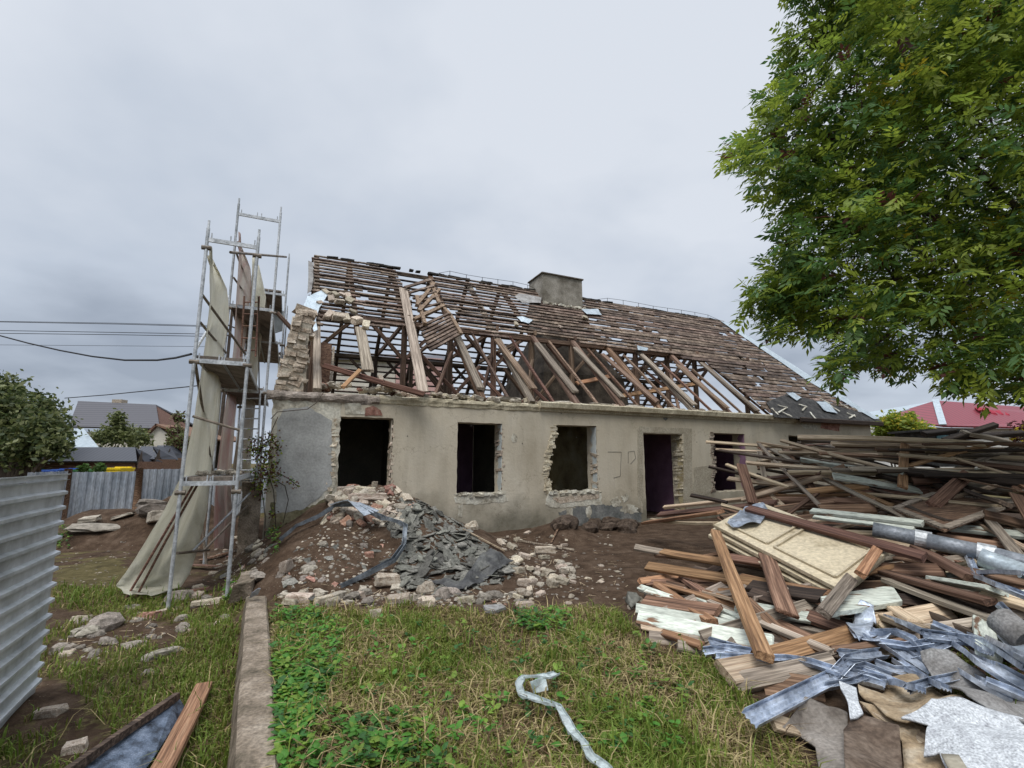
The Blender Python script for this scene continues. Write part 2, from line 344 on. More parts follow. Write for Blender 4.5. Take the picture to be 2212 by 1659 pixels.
mxg = N.new('ShaderNodeMix'); mxg.data_type = 'RGBA'; L.new(rm.outputs[0], mxg.inputs[0]); L.new(mxs.outputs[2], mxg.inputs[6]); L.new(turf.outputs[0], mxg.inputs[7])
L.new(mxg.outputs[2], b.inputs['Base Color'])
bp = N.new('ShaderNodeBump'); bp.inputs['Strength'].default_value = .9; bp.inputs['Distance'].default_value = .05; L.new(a1.outputs[0], bp.inputs['Height'])
a4 = nz(30, 5); bp2 = N.new('ShaderNodeBump'); bp2.inputs['Strength'].default_value = .7; bp2.inputs['Distance'].default_value = .02; L.new(a4.outputs[0], bp2.inputs['Height']); L.new(bp.outputs[0], bp2.inputs['Normal']); L.new(bp2.outputs[0], b.inputs['Normal'])
me = mesh('ground', vs, fs, m, smooth=True)
ca = me.attributes.new('turf', 'FLOAT', 'POINT'); ca.data.foreach_set('value', [max(0, min(1, grassness(v[0], v[1]))) for v in vs])
tag(link('ground', me), kind='structure')
# ------------------------------------------------------------ house frame
ANG = math.radians(24.6); D = Vector((math.cos(ANG), math.sin(ANG), 0)); NN = Vector((D.y, -D.x, 0)); A = onz(568, 1179, 0)
UZ = Vector((0, 0, 1))
def hp(s, t, z): return A+D*s-NN*t+UZ*z
HD = 5.2; ZE = 3.14; ZR = 8.2; SL = math.hypot(HD, ZR-ZE)
RN = (NN*(ZR-ZE)+UZ*HD).normalized(); RP = hp(0, 0, ZE)
def rp(u, v, off=0): return onpl(u, v, RP+RN*off, RN)
def rs(s, r, off=0):           # r: distance down from the ridge along the near slope
    return hp(s, HD*(1-r/SL), ZR-(ZR-ZE)*r/SL)+RN*off
RNF = (-NN*(ZR-ZE)+UZ*HD).normalized()
def rf(s, r, off=0): return hp(s, HD*(1+r/SL), ZR-(ZR-ZE)*r/SL)+RNF*off
def fp(u, v, off=0):           # pixel on the facade plane -> (s, z)
    P = onpl(u, v, A+NN*off, NN); return ((P-A).dot(D), P.z)
house = tag(empty('ruined_house', A), 'long single storey house being demolished, beige rendered walls, bare roof timbers', 'house')
def hm(name, vs, fs, mats, mi=None, smooth=False, parent=None):
    me = mesh(name, vs, fs, mats, mi, smooth)
    return link(name, me, parent or house)
def slab(name, outer, holes, th, mat, t0=0, parent=None, backmat=None):
    loops = [outer]+holes
    P3 = [[Vector((a, b, 0)) for a, b in lp] for lp in loops]
    flat = [p for lp in P3 for p in lp]
    tri = tessellate_polygon(P3)
    n = len(flat); vs = [hp(p.x, t0, p.y) for p in flat]+[hp(p.x, t0+th, p.y) for p in flat]
    fs = []; mi = []
    for a, b_, c in tri:
        A2 = (flat[b_]-flat[a]).cross(flat[c]-flat[a]).z
        if abs(A2) < 1e-9: continue
        if A2 > 0: f = (a, b_, c)
        else: f = (a, c, b_)
        fs.append(f); mi.append(0); fs.append(tuple(n+i for i in reversed(f))); mi.append(1 if backmat else 0)
    k = 0
    for lp in P3:
        q = len(lp)
        for i in range(q):
            a = k+i; b_ = k+(i+1) % q; fs.append((a, b_, n+b_, n+a)); mi.append(0)
        k += q
    o = hm(name, vs, fs, [mat]+([backmat] if backmat else []), mi, parent=parent)
    bm = bmesh.new(); bm.from_mesh(o.data); bmesh.ops.recalc_face_normals(bm, faces=bm.faces); bm.to_mesh(o.data); bm.free()
    return o
def jag(p, q, amp, step):
    n = max(1, int(math.hypot(q[0]-p[0], q[1]-p[1])/step)); o = []
    for i in range(n):
        k = i/n; dx, dy = q[0]-p[0], q[1]-p[1]; l = math.hypot(dx, dy)
        a = rnd.uniform(-amp, amp) if i else 0
        o.append((p[0]+dx*k-dy/l*a, p[1]+dy*k+dx/l*a))
    return o
def jrect(s0, z0, s1, z1, aL=.006, aR=.006, aB=.02, aT=.006, st=.09):
    return jag((s0, z0), (s1, z0), aB, st)+jag((s1, z0), (s1, z1), aR, st)+jag((s1, z1), (s0, z1), aT, st)+jag((s0, z1), (s0, z0), aL, st)
# facade material: beige render, damp rising at the foot, drips and stains
m = bpy.data.materials.new('beige_render'); m.use_nodes = True; nt = m.node_tree; N = nt.nodes; L = nt.links; b = N['Principled BSDF']
b.inputs['Roughness'].default_value = .9; b.inputs['Specular IOR Level'].default_value = .15
t = N.new('ShaderNodeTexCoord')
def nzm(sc_, det, st):
    mp = N.new('ShaderNodeMapping'); mp.inputs['Scale'].default_value = st; L.new(t.outputs['Object'], mp.inputs[0])
    n = N.new('ShaderNodeTexNoise'); n.inputs['Scale'].default_value = sc_; n.inputs['Detail'].default_value = det; n.inputs['Roughness'].default_value = .62; L.new(mp.outputs[0], n.inputs['Vector']); return n
base = ramp(nzm(.8, 8, (1, 1, .8)).outputs[0], [(.3, (.44, .385, .295)), (.52, (.545, .49, .39)), (.7, (.60, .55, .455))])
stk = ramp(nzm(2.4, 6, (1, 1, .12)).outputs[0], [(.36, (.62, .62, .62)), (.52, (1, 1, 1))])
mm = N.new('ShaderNodeMix'); mm.data_type = 'RGBA'; mm.blend_type = 'MULTIPLY'; mm.inputs[0].default_value = .3; L.new(base.outputs[0], mm.inputs[6]); L.new(stk.outputs[0], mm.inputs[7])
sx = N.new('ShaderNodeSeparateXYZ'); L.new(t.outputs['Object'], sx.inputs[0])
dn = nzm(1.3, 7, (1, 1, 1))
dz = N.new('ShaderNodeMath'); dz.operation = 'MULTIPLY_ADD'; L.new(dn.outputs[0], dz.inputs[0]); dz.inputs[1].default_value = -1.5; L.new(sx.outputs[2], dz.inputs[2])
dr = ramp(dz.outputs[0], [(-.0, (1, 1, 1)), (.001, (1, 1, 1))])
mr = N.new('ShaderNodeMapRange'); L.new(dz.outputs[0], mr.inputs[0]); mr.inputs[1].default_value = -.65; mr.inputs[2].default_value = .12; mr.inputs[3].default_value = .82; mr.inputs[4].default_value = 0
m2 = N.new('ShaderNodeMix'); m2.data_type = 'RGBA'; L.new(mr.outputs[0], m2.inputs[0]); L.new(mm.outputs[2], m2.inputs[6])
dc = ramp(nzm(4, 6, (1, 1, 1)).outputs[0], [(.35, (.085, .08, .055)), (.6, (.17, .16, .125))]); L.new(dc.outputs[0], m2.inputs[7])
ck = N.new('ShaderNodeTexVoronoi'); ck.feature = 'DISTANCE_TO_EDGE'; ck.inputs['Scale'].default_value = .55; nv = nzm(3, 5, (1, 1, 1)); vm_ = N.new('ShaderNodeVectorMath'); vm_.operation = 'ADD'; L.new(t.outputs['Object'], vm_.inputs[0]); L.new(nv.outputs['Color'], vm_.inputs[1]); L.new(vm_.outputs[0], ck.inputs['Vector'])
ckr = ramp(ck.outputs['Distance'], [(.0, (.45, .42, .38)), (.006, (1, 1, 1))]); m3 = N.new('ShaderNodeMix'); m3.data_type = 'RGBA'; m3.blend_type = 'MULTIPLY'; m3.inputs[0].default_value = .6; L.new(m2.outputs[2], m3.inputs[6]); L.new(ckr.outputs[0], m3.inputs[7])
L.new(m3.outputs[2], b.inputs['Base Color'])
bp = N.new('ShaderNodeBump'); bp.inputs['Strength'].default_value = .35; bp.inputs['Distance'].default_value = .02; L.new(nzm(14, 8, (1, 1, 1)).outputs[0], bp.inputs['Height']); L.new(bp.outputs[0], b.inputs['Normal'])
M_render = m
SE = 20.1
W3L = [(6.6, 2.57), (6.58, 2.3), (6.50, 2.1), (6.47, 1.9), (6.38, 1.75), (6.42, 1.6), (6.36, 1.45), (6.33, 1.25), (6.40, 1.1), (6.36, .97), (6.46, .86)]
w3 = jag((6.46, .86), (7.85, .84), .03, .09)+jag((7.85, .84), (7.85, 2.58), .008, .12)+[(7.85, 2.58)]
for i in range(len(W3L)-1): w3 += jag(W3L[i], W3L[i+1], .022, .05)
W5L = [(12.12, 2.5), (12.05, 2.3), (12.1, 2.1), (12.02, 1.9), (12.12, 1.7), (12.1, 1.3), (11.98, 1.1), (12.03, .9), (11.95, .74)]
w5 = jag((11.95, .74), (13.45, .74), .02, .12)+jag((13.45, .74), (13.45, 2.5), .006, .12)+[(13.45, 2.5)]
for i in range(len(W5L)-1): w5 += jag(W5L[i], W5L[i+1], .025, .06)
holes = [jrect(1.24, .80, 2.42, 2.58, aL=.03, aR=.012, st=.07), jrect(3.93, .86, 5.08, 2.55, aB=.02), w3, jrect(9.42, .02, 10.86, 2.43, aR=.01), w5, jrect(15.5, .80, 16.75, 2.5), jrect(17.9, .80, 18.9, 2.4)]
outer = jag((-.02, -.5), (SE, -.5), 0, 2)+jag((SE, -.5), (SE, 3.06), .0, 1)+jag((SE, 3.06), (0, 3.05), .035, .13)+jag((-.02, 3.05), (-.02, -.5), .01, .3)
slab('front_wall', outer, holes, .48, M_render, backmat=M_int)
slab('rear_wall', [(0, -.5), (SE, -.5), (SE, 3.05), (0, 3.05)], [[(10.0, .9), (11.2, .9), (11.2, 2.3), (10, 2.3)], [(6.9, 1.1), (7.9, 1.1), (7.9, 2.4), (6.9, 2.4)], [(4.6, 1.1), (4.95, 1.1), (4.95, 2.2), (4.6, 2.2)]], .4, M_int, t0=9.9)
def hbox(name, s0, s1, t0, t1, z0, z1, mat, parent=None, top=None):
    vs = [hp(s, tt, z) for s in (s0, s1) for tt in (t0, t1) for z in (z0, z1)]
    fs = [(0, 1, 3, 2), (4, 6, 7, 5), (0, 4, 5, 1), (2, 3, 7, 6), (0, 2, 6, 4), (1, 5, 7, 3)]
    return hm(name, vs, fs, mat, parent=parent)
hbox('gable_wall', .0, .42, .481, 9.898, -.5, 3.04, M_plaster)
hbox('gable_wall', SE-.4, SE-.004, .481, 9.898, -.5, 3.04, M_plaster)
hbox('floor', .421, SE-.401, .481, 9.898, -.35, .02, M_dirt)
hbox('attic_floor', .421, 6.1, .481, 9.898, 2.86, 3.03, W['dark']); hbox('attic_floor', 6.101, 12.0, .481, 3.0, 2.86, 3.03, W['dark']); hbox('attic_floor', 12.001, SE-.401, .481, 9.898, 2.86, 3.03, W['dark'])  # middle floor cut short; unseen gap added to let daylight into the rooms
for i in range(8): hbox('ceiling_joist', 6.5+.75*i, 6.62+.75*i, 3.001, 9.897, 2.87, 3.02, W['roofw'])
hbox('inner_door', 9.44, 9.66, .30, .345, .03, 2.25, M_pink)
for s, mt in ((2.95, M_int), (5.9, M_int), (8.75, M_cream), (11.35, M_pink), (14.3, M_pink), (17.2, M_int)):
    hbox('partition_wall', s, s+.2, .482, 4.3, .021, 2.858, mt)
for (s0, s1, mt) in ((.43, 2.94, M_int), (3.16, 4.2, M_int), (4.9, 5.89, M_pink), (6.11, 6.9, M_int), (7.55, 8.74, M_cream), (8.96, 9.9, M_pink), (10.6, 11.34, M_cream), (11.56, 14.29, M_pink), (14.51, 17.19, M_int), (17.41, 19.6, M_int)):
    hbox('partition_wall', s0, s1, 4.301, 4.5, .021, 2.857, mt)
# window reveals on the right jambs that the photo shows
def jamb(s, z0, z1, mat, t0=.0, t1=.46, th=.014):
    vs = []; n = 14; fs = []
    for i in range(n+1):
        z = z0+(z1-z0)*i/n
        for (tt, a) in ((t0+.012+rnd.uniform(0, .02), 0), ((t0*.45+t1*.55)+rnd.uniform(-.09, .06), 0)):
            vs += [hp(s-th, tt, z), hp(s+.001, tt, z)]
    for i in range(n):
        k = i*4
        fs += [(k, k+2, k+6, k+4), (k, k+4, k+5, k+1), (k+2, k+3, k+7, k+6)]
    return hm('jamb', vs, fs, mat)
jamb(5.075, .9, 2.53, M_bluew); jamb(7.84, .87, 2.55, M_bluew); jamb(10.85, .05, 2.4, M_cream); jamb(13.44, .77, 2.48, M_pink); jamb(2.405, .95, 2.55, M_plaster, t1=.3)
# patches: irregular plaster layers standing slightly proud
def blob(cx, cy, rx, ry, n=26, amp=.16, seed=0):
    o = []
    for i in range(n):
        a = 2*math.pi*i/n; k = 1+amp*noise.noise(Vector((math.cos(a)*2+seed, math.sin(a)*2, seed*1.7)))*2+rnd.uniform(-amp, amp)*.25
        o.append((cx+rx*k*math.cos(a), cy+ry*k*math.sin(a)))
    return o
def patch(name, poly, mat, th=.006, lvl=0):
    return slab(name, poly, [], th, mat, t0=-th-lvl*.004)
def pxp(pts): return [fp(u, v) for u, v in pts]
def rough_poly(pts, amp=.02, st=.06):
    o = []
    for i in range(len(pts)): o += jag(pts[i], pts[(i+1) % len(pts)], amp, st)
    return o
M_grey = pm('grey_cement_render', [(.26, .262, .255), (.36, .365, .355), (.44, .445, .435)], 1.6, var=.01, fine=25, finea=.12)
M_pale = pm('pale_flaking_plaster', [(.30, .27, .21), (.50, .47, .39), (.60, .58, .50)], 3.5, var=.03, fine=22, contrast=(.38, .6))
M_damp = pm('damp_green_plaster', [(.10, .095, .05), (.19, .17, .10), (.30, .27, .18)], 2.6, var=.03, fine=22)
M_dgrey = pm('dark_grey_base_coat', [(.10, .105, .10), (.165, .17, .165), (.26, .255, .24)], 3.5, var=.03, fine=22)
patch('plaster_patch', rough_poly(pxp([(588, 1130), (588, 900), (590, 850), (738, 858), (728, 1060), (716, 1100), (650, 1150)]), .018), M_pale)
patch('plaster_patch', rough_poly(pxp([(596, 1110), (598, 912), (612, 884), (664, 878), (716, 908), (717, 1045), (690, 1075), (655, 1100)]), .012), M_grey, lvl=2)
patch('plaster_patch', rough_poly(pxp([(583, 1190), (585, 1085), (640, 1092), (668, 1096), (700, 1078), (718, 1060), (718, 1175), (640, 1195)]), .02), M_damp, lvl=1)
patch('plaster_patch', rough_poly(pxp([(745, 894), (745, 872), (775, 868), (790, 894)]), .01), M_pale, lvl=1)
patch('exposed_brick', rough_poly(pxp([(788, 898), (789, 882), (806, 876), (822, 886), (826, 898)]), .008, .04), M_redbrick, lvl=2)
patch('plaster_patch', rough_poly(pxp([(980, 1074), (1092, 1068), (1098, 1083), (1030, 1090), (1000, 1090), (984, 1086)]), .02, .05), M_pale)
patch('plaster_patch', rough_poly(pxp([(988, 1092), (1000, 1090), (998, 1118), (990, 1116)]), .01, .05), M_pale)
patch('plaster_patch', rough_poly(pxp([(1178, 1090), (1184, 1062), (1200, 1080), (1298, 1066), (1300, 1090), (1240, 1094), (1200, 1098)]), .02, .05), M_pale, th=.008)
patch('exposed_brick', rough_poly(pxp([(1192, 1076), (1294, 1066), (1294, 1076), (1210, 1088)]), .01, .04), M_brick, lvl=2)
patch('plaster_patch', rough_poly(pxp([(1206, 1106), (1250, 1094), (1300, 1090), (1385, 1098), (1386, 1128), (1330, 1132), (1230, 1140)]), .03), M_dgrey)
for (u, v, a, b_) in ((1230, 1110, .1, .14), (1272, 1108, .08, .16), (1205, 1132, .14, .1), (1330, 1085, .16, .12), (1360, 1100, .3, .13), (1350, 1075, .12, .1)):
    s, z = fp(u, v); patch('plaster_patch', blob(s, z, a, b_, 20, .3, u), M_pale, lvl=1)
patch('plaster_patch', rough_poly(pxp([(1377, 1105), (1377, 928), (1381, 921), (1494, 926), (1496, 1090), (1476, 1090), (1477, 936), (1389, 934), (1389, 1108)]), .006, .1), pm('cream_door_surround', [(.33, .29, .22), (.45, .41, .33)], 3, var=0))
patch('plaster_patch', rough_poly(pxp([(1500, 1010), (1545, 1004), (1538, 1060), (1520, 1070), (1497, 1066)]), .02), pm('thin_render_flake', [(.34, .30, .23), (.43, .39, .31)], 3, var=0))
s, z = fp(1111, 946); patch('plaster_patch', blob(s, z, .09, .11, 16, .2, 3), M_pale)
s, z = fp(1437, 903); patch('plaster_patch', blob(s, z, .07, .06, 16, .3, 5), M_dgrey)
patch('exposed_brick', rough_poly(pxp([(1772, 925), (1775, 912), (1815, 912), (1812, 932)]), .01, .05), M_redbrick)
patch('plaster_patch', rough_poly(pxp([(1725, 915), (1760, 915), (1768, 930), (1740, 926)]), .03, .08), M_pale)
for (u, v) in ((1018, 920), (1212, 893), (1128, 958), (880, 942), (1245, 945), (1505, 955)):
    s, z = fp(u, v); patch('bolt_hole', blob(s, z, .014, .014, 8, .1), M_tar, th=.003, lvl=1)
# faint hand-scrawled strokes on the render beside the door
mb = MB()
for pts in ([(1313, 976), (1342, 976), (1340, 1028), (1326, 1032)], [(1357, 1001), (1357, 976), (1370, 974), (1373, 990), (1362, 1002)]):
    mb.tube([onpl(u, v, A+NN*.002, NN) for u, v in pts], .008, 5)
mb.build('painted_scrawl', pm('faded_grey_paint', [(.20, .19, .165)], 3, var=0), house)
# ragged masonry edges next to the openings and crumbling wall head, cornice
def brickbits(name, path, n, mat, sz=(.12, .24), out_=.03, par=house, dep=.25):
    mb = MB()
    for i in range(n):
        s, z = path(i/(n-1)) if callable(path) else path[i]
        R = Matrix.Rotation(rnd.uniform(-.25, .25), 4, 'X') @ Matrix.Rotation(-0+ANG+rnd.uniform(-.15, .15), 4, 'Z') @ Matrix.Rotation(rnd.uniform(-.12, .12), 4, 'Y')
        mb.box(hp(s, dep/2-out_*rnd.random(), z), (rnd.uniform(*sz), dep, rnd.uniform(.05, .085)), R, j=.012)
    return mb.build(name, mat, par)
def along(Lp, off=0):
    def f_(k):
        q = k*(len(Lp)-1); i = min(int(q), len(Lp)-2); q -= i
        return (Lp[i][0]*(1-q)+Lp[i+1][0]*q+off+rnd.uniform(-.04, .02), Lp[i][1]*(1-q)+Lp[i+1][1]*q)
    return f_
brickbits('exposed_brick', along(W3L, -.05), 34, M_brick)
brickbits('exposed_brick', along(W5L, -.04), 22, M_brick, (.1, .18))
brickbits('exposed_brick', along([(1.2, 2.55), (1.18, .9)], -.0), 26, M_brick, (.08, .16), .02)
brickbits('exposed_brick', along([(10.87, 2.3), (10.87, .2)], .0), 24, M_brick, (.03, .07), .0, dep=.4)
brickbits('exposed_brick', along([(7.87, 1.9), (7.87, .9)], .0), 12, M_brick, (.03, .07), .0, dep=.3)
brickbits('exposed_brick', along([(5.1, 2.4), (5.1, .9)], .0), 18, M_brick, (.03, .06), .0, dep=.35)
brickbits('exposed_brick', along([(2.43, 2.4), (2.43, 1.0)], .0), 18, M_brick, (.03, .07), .0, dep=.3)
# window sills of crumbled mortar
for (s0, s1, z) in ((3.9, 5.1, .85), (6.4, 7.9, .83)):
    brickbits('sill', [(s0+(s1-s0)*i/13, z+rnd.uniform(-.02, .03)) for i in range(14)], 14, M_pale, (.08, .16), .05)
# cornice: moulded band, complete on the right, broken away on the left
def cornice(s0, s1, mat, prof, brk=0):
    n = int((s1-s0)/.12); vs = []; fs = []; q = len(prof)
    for i in range(n+1):
        s = s0+(s1-s0)*i/n; e = (1-brk*abs(ns(s, 3, 0, 3))*2)
        for (o, z) in prof: vs.append(hp(s, -o*max(.15, e)+rnd.uniform(-.004, .004), z+rnd.uniform(-.005, .005)*(1+brk*4)))
    for i in range(n):
        for k in range(q-1): fs.append((i*q+k, (i+1)*q+k, (i+1)*q+k+1, i*q+k+1))
    fs += [tuple(range(q)), tuple(range(n*q, n*q+q))[::-1]]
    return hm('cornice', vs, fs, mat)
PR = [(.0, 2.90), (.04, 2.91), (.05, 2.96), (.12, 3.0), (.135, 3.12), (.10, 3.15), (-.1, 3.16)]
M_corn = pm('cornice_render', [(.30, .26, .18), (.46, .41, .30), (.54, .49, .37)], 2.5, var=.02, fine=25)
cornice(6.1, 15.9, M_corn, PR)
cornice(2.1, 6.1, M_corn, [(.0, 2.88), (.03, 2.90), (.04, 2.95), (.07, 3.0), (.06, 3.06), (-.1, 3.10)], .55)
cornice(-.15, 2.1, M_stone, [(.0, 2.86), (.05, 2.89), (.09, 2.93), (.09, 2.99), (.05, 3.05), (-.1, 3.08)], .8)
# rubble lumps meshes
def lump(seed, kind):
    r2 = random.Random(seed); bm = bmesh.new()
    if kind == 'brick':
        bmesh.ops.create_cube(bm, size=1); bmesh.ops.scale(bm, vec=(1, .55, .38), verts=bm.verts)
        bmesh.ops.bevel(bm, geom=bm.edges[:], offset=.05, segments=1, affect='EDGES')
        bmesh.ops.subdivide_edges(bm, edges=bm.edges[:], cuts=1)
        cut = r2.uniform(.1, .45)
        for v in bm.verts:
            if v.co.x > cut: v.co.x = cut+(v.co.x-cut)*.3+.12*noise.noise(v.co*3+Vector((seed, 0, 0)))
            v.co += Vector((noise.noise(v.co*4+Vector((seed, 1, 0))), noise.noise(v.co*4+Vector((seed, 5, 0))), noise.noise(v.co*4+Vector((seed, 9, 0)))))*.09
    elif kind == 'stone':
        bmesh.ops.create_icosphere(bm, subdivisions=2, radius=.5)
        for v in bm.verts:
            c = v.co.copy(); k = 1+.55*noise.noise(c*1.8+Vector((seed*3, 0, 0)))+.2*noise.noise(c*5+Vector((seed, 0, 0)))
            v.co = Vector((c.x*k, c.y*k*.75, max(-.28, min(.28, c.z*k*.7))))
    else:
        n = r2.randint(4, 6); P = []
        for i in range(n):
            a = 2*math.pi*(i+r2.uniform(-.25, .25))/n; k = r2.uniform(.32, .55); P.append((k*math.cos(a)*1.2, k*math.sin(a)*.85))
        top = [bm.verts.new((x, y, .022+.03*x*y)) for x, y in P]; bot = [bm.verts.new((x*1.03, y*1.03, -.022+.03*x*y)) for x, y in P]
        bm.faces.new(top); bm.faces.new(bot[::-1])
        for i in range(n): bm.faces.new((top[i], bot[i], bot[(i+1) % n], top[(i+1) % n]))
    bmesh.ops.recalc_face_normals(bm, faces=bm.faces)
    me = bpy.data.meshes.new(kind); bm.to_mesh(me); bm.free(); return me
LM = {}
for k_, nm, mt, n_ in (('brick', 'pale', M_brick, 7), ('brick', 'red', M_redbrick, 3), ('brick', 'plaster', M_plaster, 4), ('stone', 'stone', M_stone, 7), ('slate', 'slate', M_slate, 9), ('stone', 'plump', M_plaster, 4), ('slate', 'feltbit', M_felt, 3), ('slate', 'redtile', M_redbrick, 3), ('stone', 'pstone', M_brick, 5), ('stone', 'clod', M_dirt, 4)):
    LM[nm] = []
    for i in range(n_):
        me = lump(i*7+len(nm), k_); me.materials.append(mt); me.name = nm; LM[nm].append(me)
def put(kind, P, s, name, label=None, cat=None, group=None, parent=None, tilt=.3, nrm=None, yaw=None, sc3=None):
    me = rnd.choice(LM[kind])
    R = Matrix.Rotation(rnd.uniform(0, 6.28) if yaw is None else yaw, 4, 'Z') @ Matrix.Rotation(rnd.uniform(-tilt, tilt), 4, 'X') @ Matrix.Rotation(rnd.uniform(-tilt, tilt), 4, 'Y')
    if nrm is not None: R = nrm.to_track_quat('Z', 'Y').to_matrix().to_4x4() @ R
    q = sc3 or (s*rnd.uniform(.85, 1.2), s*rnd.uniform(.8, 1.15), s*rnd.uniform(.8, 1.15))
    o = link(name, me, parent, Matrix.Translation(P) @ R @ Matrix.Diagonal((*q, 1)))
    if label: tag(o, label, cat, group)
    return o
def gnorm(x, y):
    e = .15; return Vector((gz(x-e, y, False)-gz(x+e, y, False), gz(x, y-e, False)-gz(x, y+e, False), 2*e)).normalized()
# ------------------------------------------------------------ rubble along the wall head
def whz(s):
    for a, t_ in ((1.1, 'above the grey corner patch'), (2.5, 'above the first window'), (3.8, 'between first and second windows'), (5.1, 'above the second window'), (6.4, 'between second and third windows'), (7.9, 'above the third window'), (9.4, 'between third window and doorway'), (11, 'above the doorway'), (12.1, 'between doorway and fourth window')):
        if s < a: return t_
    return 'right of the fourth window'
for i in range(150):
    s = rnd.uniform(.9, 14.5) if i > 70 else rnd.uniform(.7, 6)
    kd = rnd.choice(['pale', 'pale', 'plaster', 'pstone', 'plump', 'red' if s < 3 else 'pale'])
    tt = rnd.uniform(.0, .42); z = 3.10+rnd.uniform(0, .10)+(.10 if s < 2.5 else .0)
    put(kd, hp(s, tt, z), rnd.uniform(.14, .30) if s < 7 else rnd.uniform(.1, .24), 'rubble_lump', 'crumbled pale masonry piece on the open wall head '+whz(s), 'rubble', 'masonry rubble on the wall head '+whz(s), tilt=.4)
for i in range(7):
    s, z = fp([1225, 1310, 1460, 1560, 1380, 1000, 1100][i], 868+[0, 4, 12, 20, 10, -14, -5][i]); 
    put('plaster' if i % 2 else 'plump', hp(s, .15, 3.17), .5, 'mortar_mound', 'low mound of pale mortar on the wall head '+whz(s), 'rubble', 'mortar mounds on the wall head', sc3=(.8, .4, .22), yaw=ANG, tilt=.05)
# brick pillar, remnant of the gable at the left corner
mb = MB()
for i in range(20):
    k = i/19; z = 3.06+1.72*k; s0 = -.02+.30*k**1.2+.03*ns(i*.5, 2); wdt = .54-.14*k
    cuts = [0]; 
    while cuts[-1] < wdt-.12: cuts.append(cuts[-1]+rnd.uniform(.1, .27))
    for a_, b2 in zip(cuts, cuts[1:]):
        R = Matrix.Rotation(ANG+rnd.uniform(-.1, .1), 4, 'Z') @ Matrix.Rotation(.16+rnd.uniform(-.08, .08), 4, 'Y') @ Matrix.Rotation(rnd.uniform(-.1, .1), 4, 'X')
        mb.box(hp(s0+(a_+b2)/2, .22+rnd.uniform(-.05, .04), z+rnd.uniform(-.01, .01)), ((b2-a_)*.98, .42*rnd.uniform(.8, 1.05), .088*rnd.uniform(.8, 1.15)), R, j=.02)
mb.box(hp(.46, .25, 4.86), (.42, .36, .12), Matrix.Rotation(ANG+.2, 4, 'Z') @ Matrix.Rotation(.25, 4, 'Y'), j=.04)
core = [(.04, 3.03), (.52, 3.03), (.56, 3.5), (.55, 4.1), (.60, 4.6), (.42, 4.78), (.26, 4.5), (.16, 4.0), (.08, 3.5)]
slab('gable_remnant_core', rough_poly(core, .03, .1), [], .34, M_plaster, t0=.05)
mb.build('gable_remnant', M_gabl, house)
mb = MB(); mb.beam(rp(628, 830, -.1), rp(645, 690, .05), .26, .1, up=NN, j=.03, n=7); mb.build('render_slab', M_plaster, house)
mb = MB(); mb.beam(hp(.95, .5, 3.0), hp(.98, .75, 4.3), .22, .16, up=NN, n=3, j=.01); mb.build('post', W['red'], house)
# ------------------------------------------------------------ roof timbers
COV = [[(640, 540), (852, 588), (868, 618), (880, 630), (893, 716), (672, 706), (640, 700)],
       [(940, 600), (1200, 625), (1570, 690), (1650, 745), (1900, 905), (1660, 900), (1643, 883), (1517, 785), (1394, 764), (1285, 750), (1165, 731), (1071, 735), (996, 719), (974, 676), (947, 656), (928, 608)]]
def se(r): return 18.75+(SE-18.75)*r/SL
RAFT = [.75, 1.77, 3.15, 4.52, 5.92, 7.24, 8.75, 10.07, 11.41, 12.86, 14.21, 15.6, 16.9, 18.2]
RSP = .235; rows = int(SL/RSP)
for k in range(rows+1):
    r = .08+k*RSP
    if r > SL-.05: break
    for pi, poly in enumerate(COV):
        mb = MB(); any_ = False; s = .62+rnd.uniform(-.06, .1) if pi == 0 else 2.0+rnd.uniform(0, 1); last = None
        while s < se(r)-.05:
            e_ = min(s+rnd.choice([1.35, 1.35, 2.7, 2.0, .9]), se(r)-.02); wdt = rnd.uniform(.07, .095) if s < 7 else rnd.uniform(.12, .145) if s < 11 else rnd.uniform(.15, .18)
            q = s; a = None; seg = []
            while q <= e_+1e-6:
                u, v = proj(rs(q, r)); ok = inpoly(u, v+2, poly)
                if ok and a is None: a = q
                if ok: b_ = q
                q += .1
            if a is not None and b_-a > .15:
                o1 = rnd.uniform(-.02, .02); dz_ = rnd.uniform(-.012, .015)
                mb.beam(rs(a, r+o1, .06+dz_), rs(b_+.08, r+rnd.uniform(-.022, .022), .06+dz_), .04, wdt, up=(hp(0, 1, 1)-hp(0, 0, 0)), n=max(1, int((b_-a)/.6)), j=.006); any_ = True
            s = e_+(rnd.uniform(.0, .02) if rnd.random() < .88 else rnd.uniform(.15, .5))
        if any_: mb.build('batten', W['batten'], house)
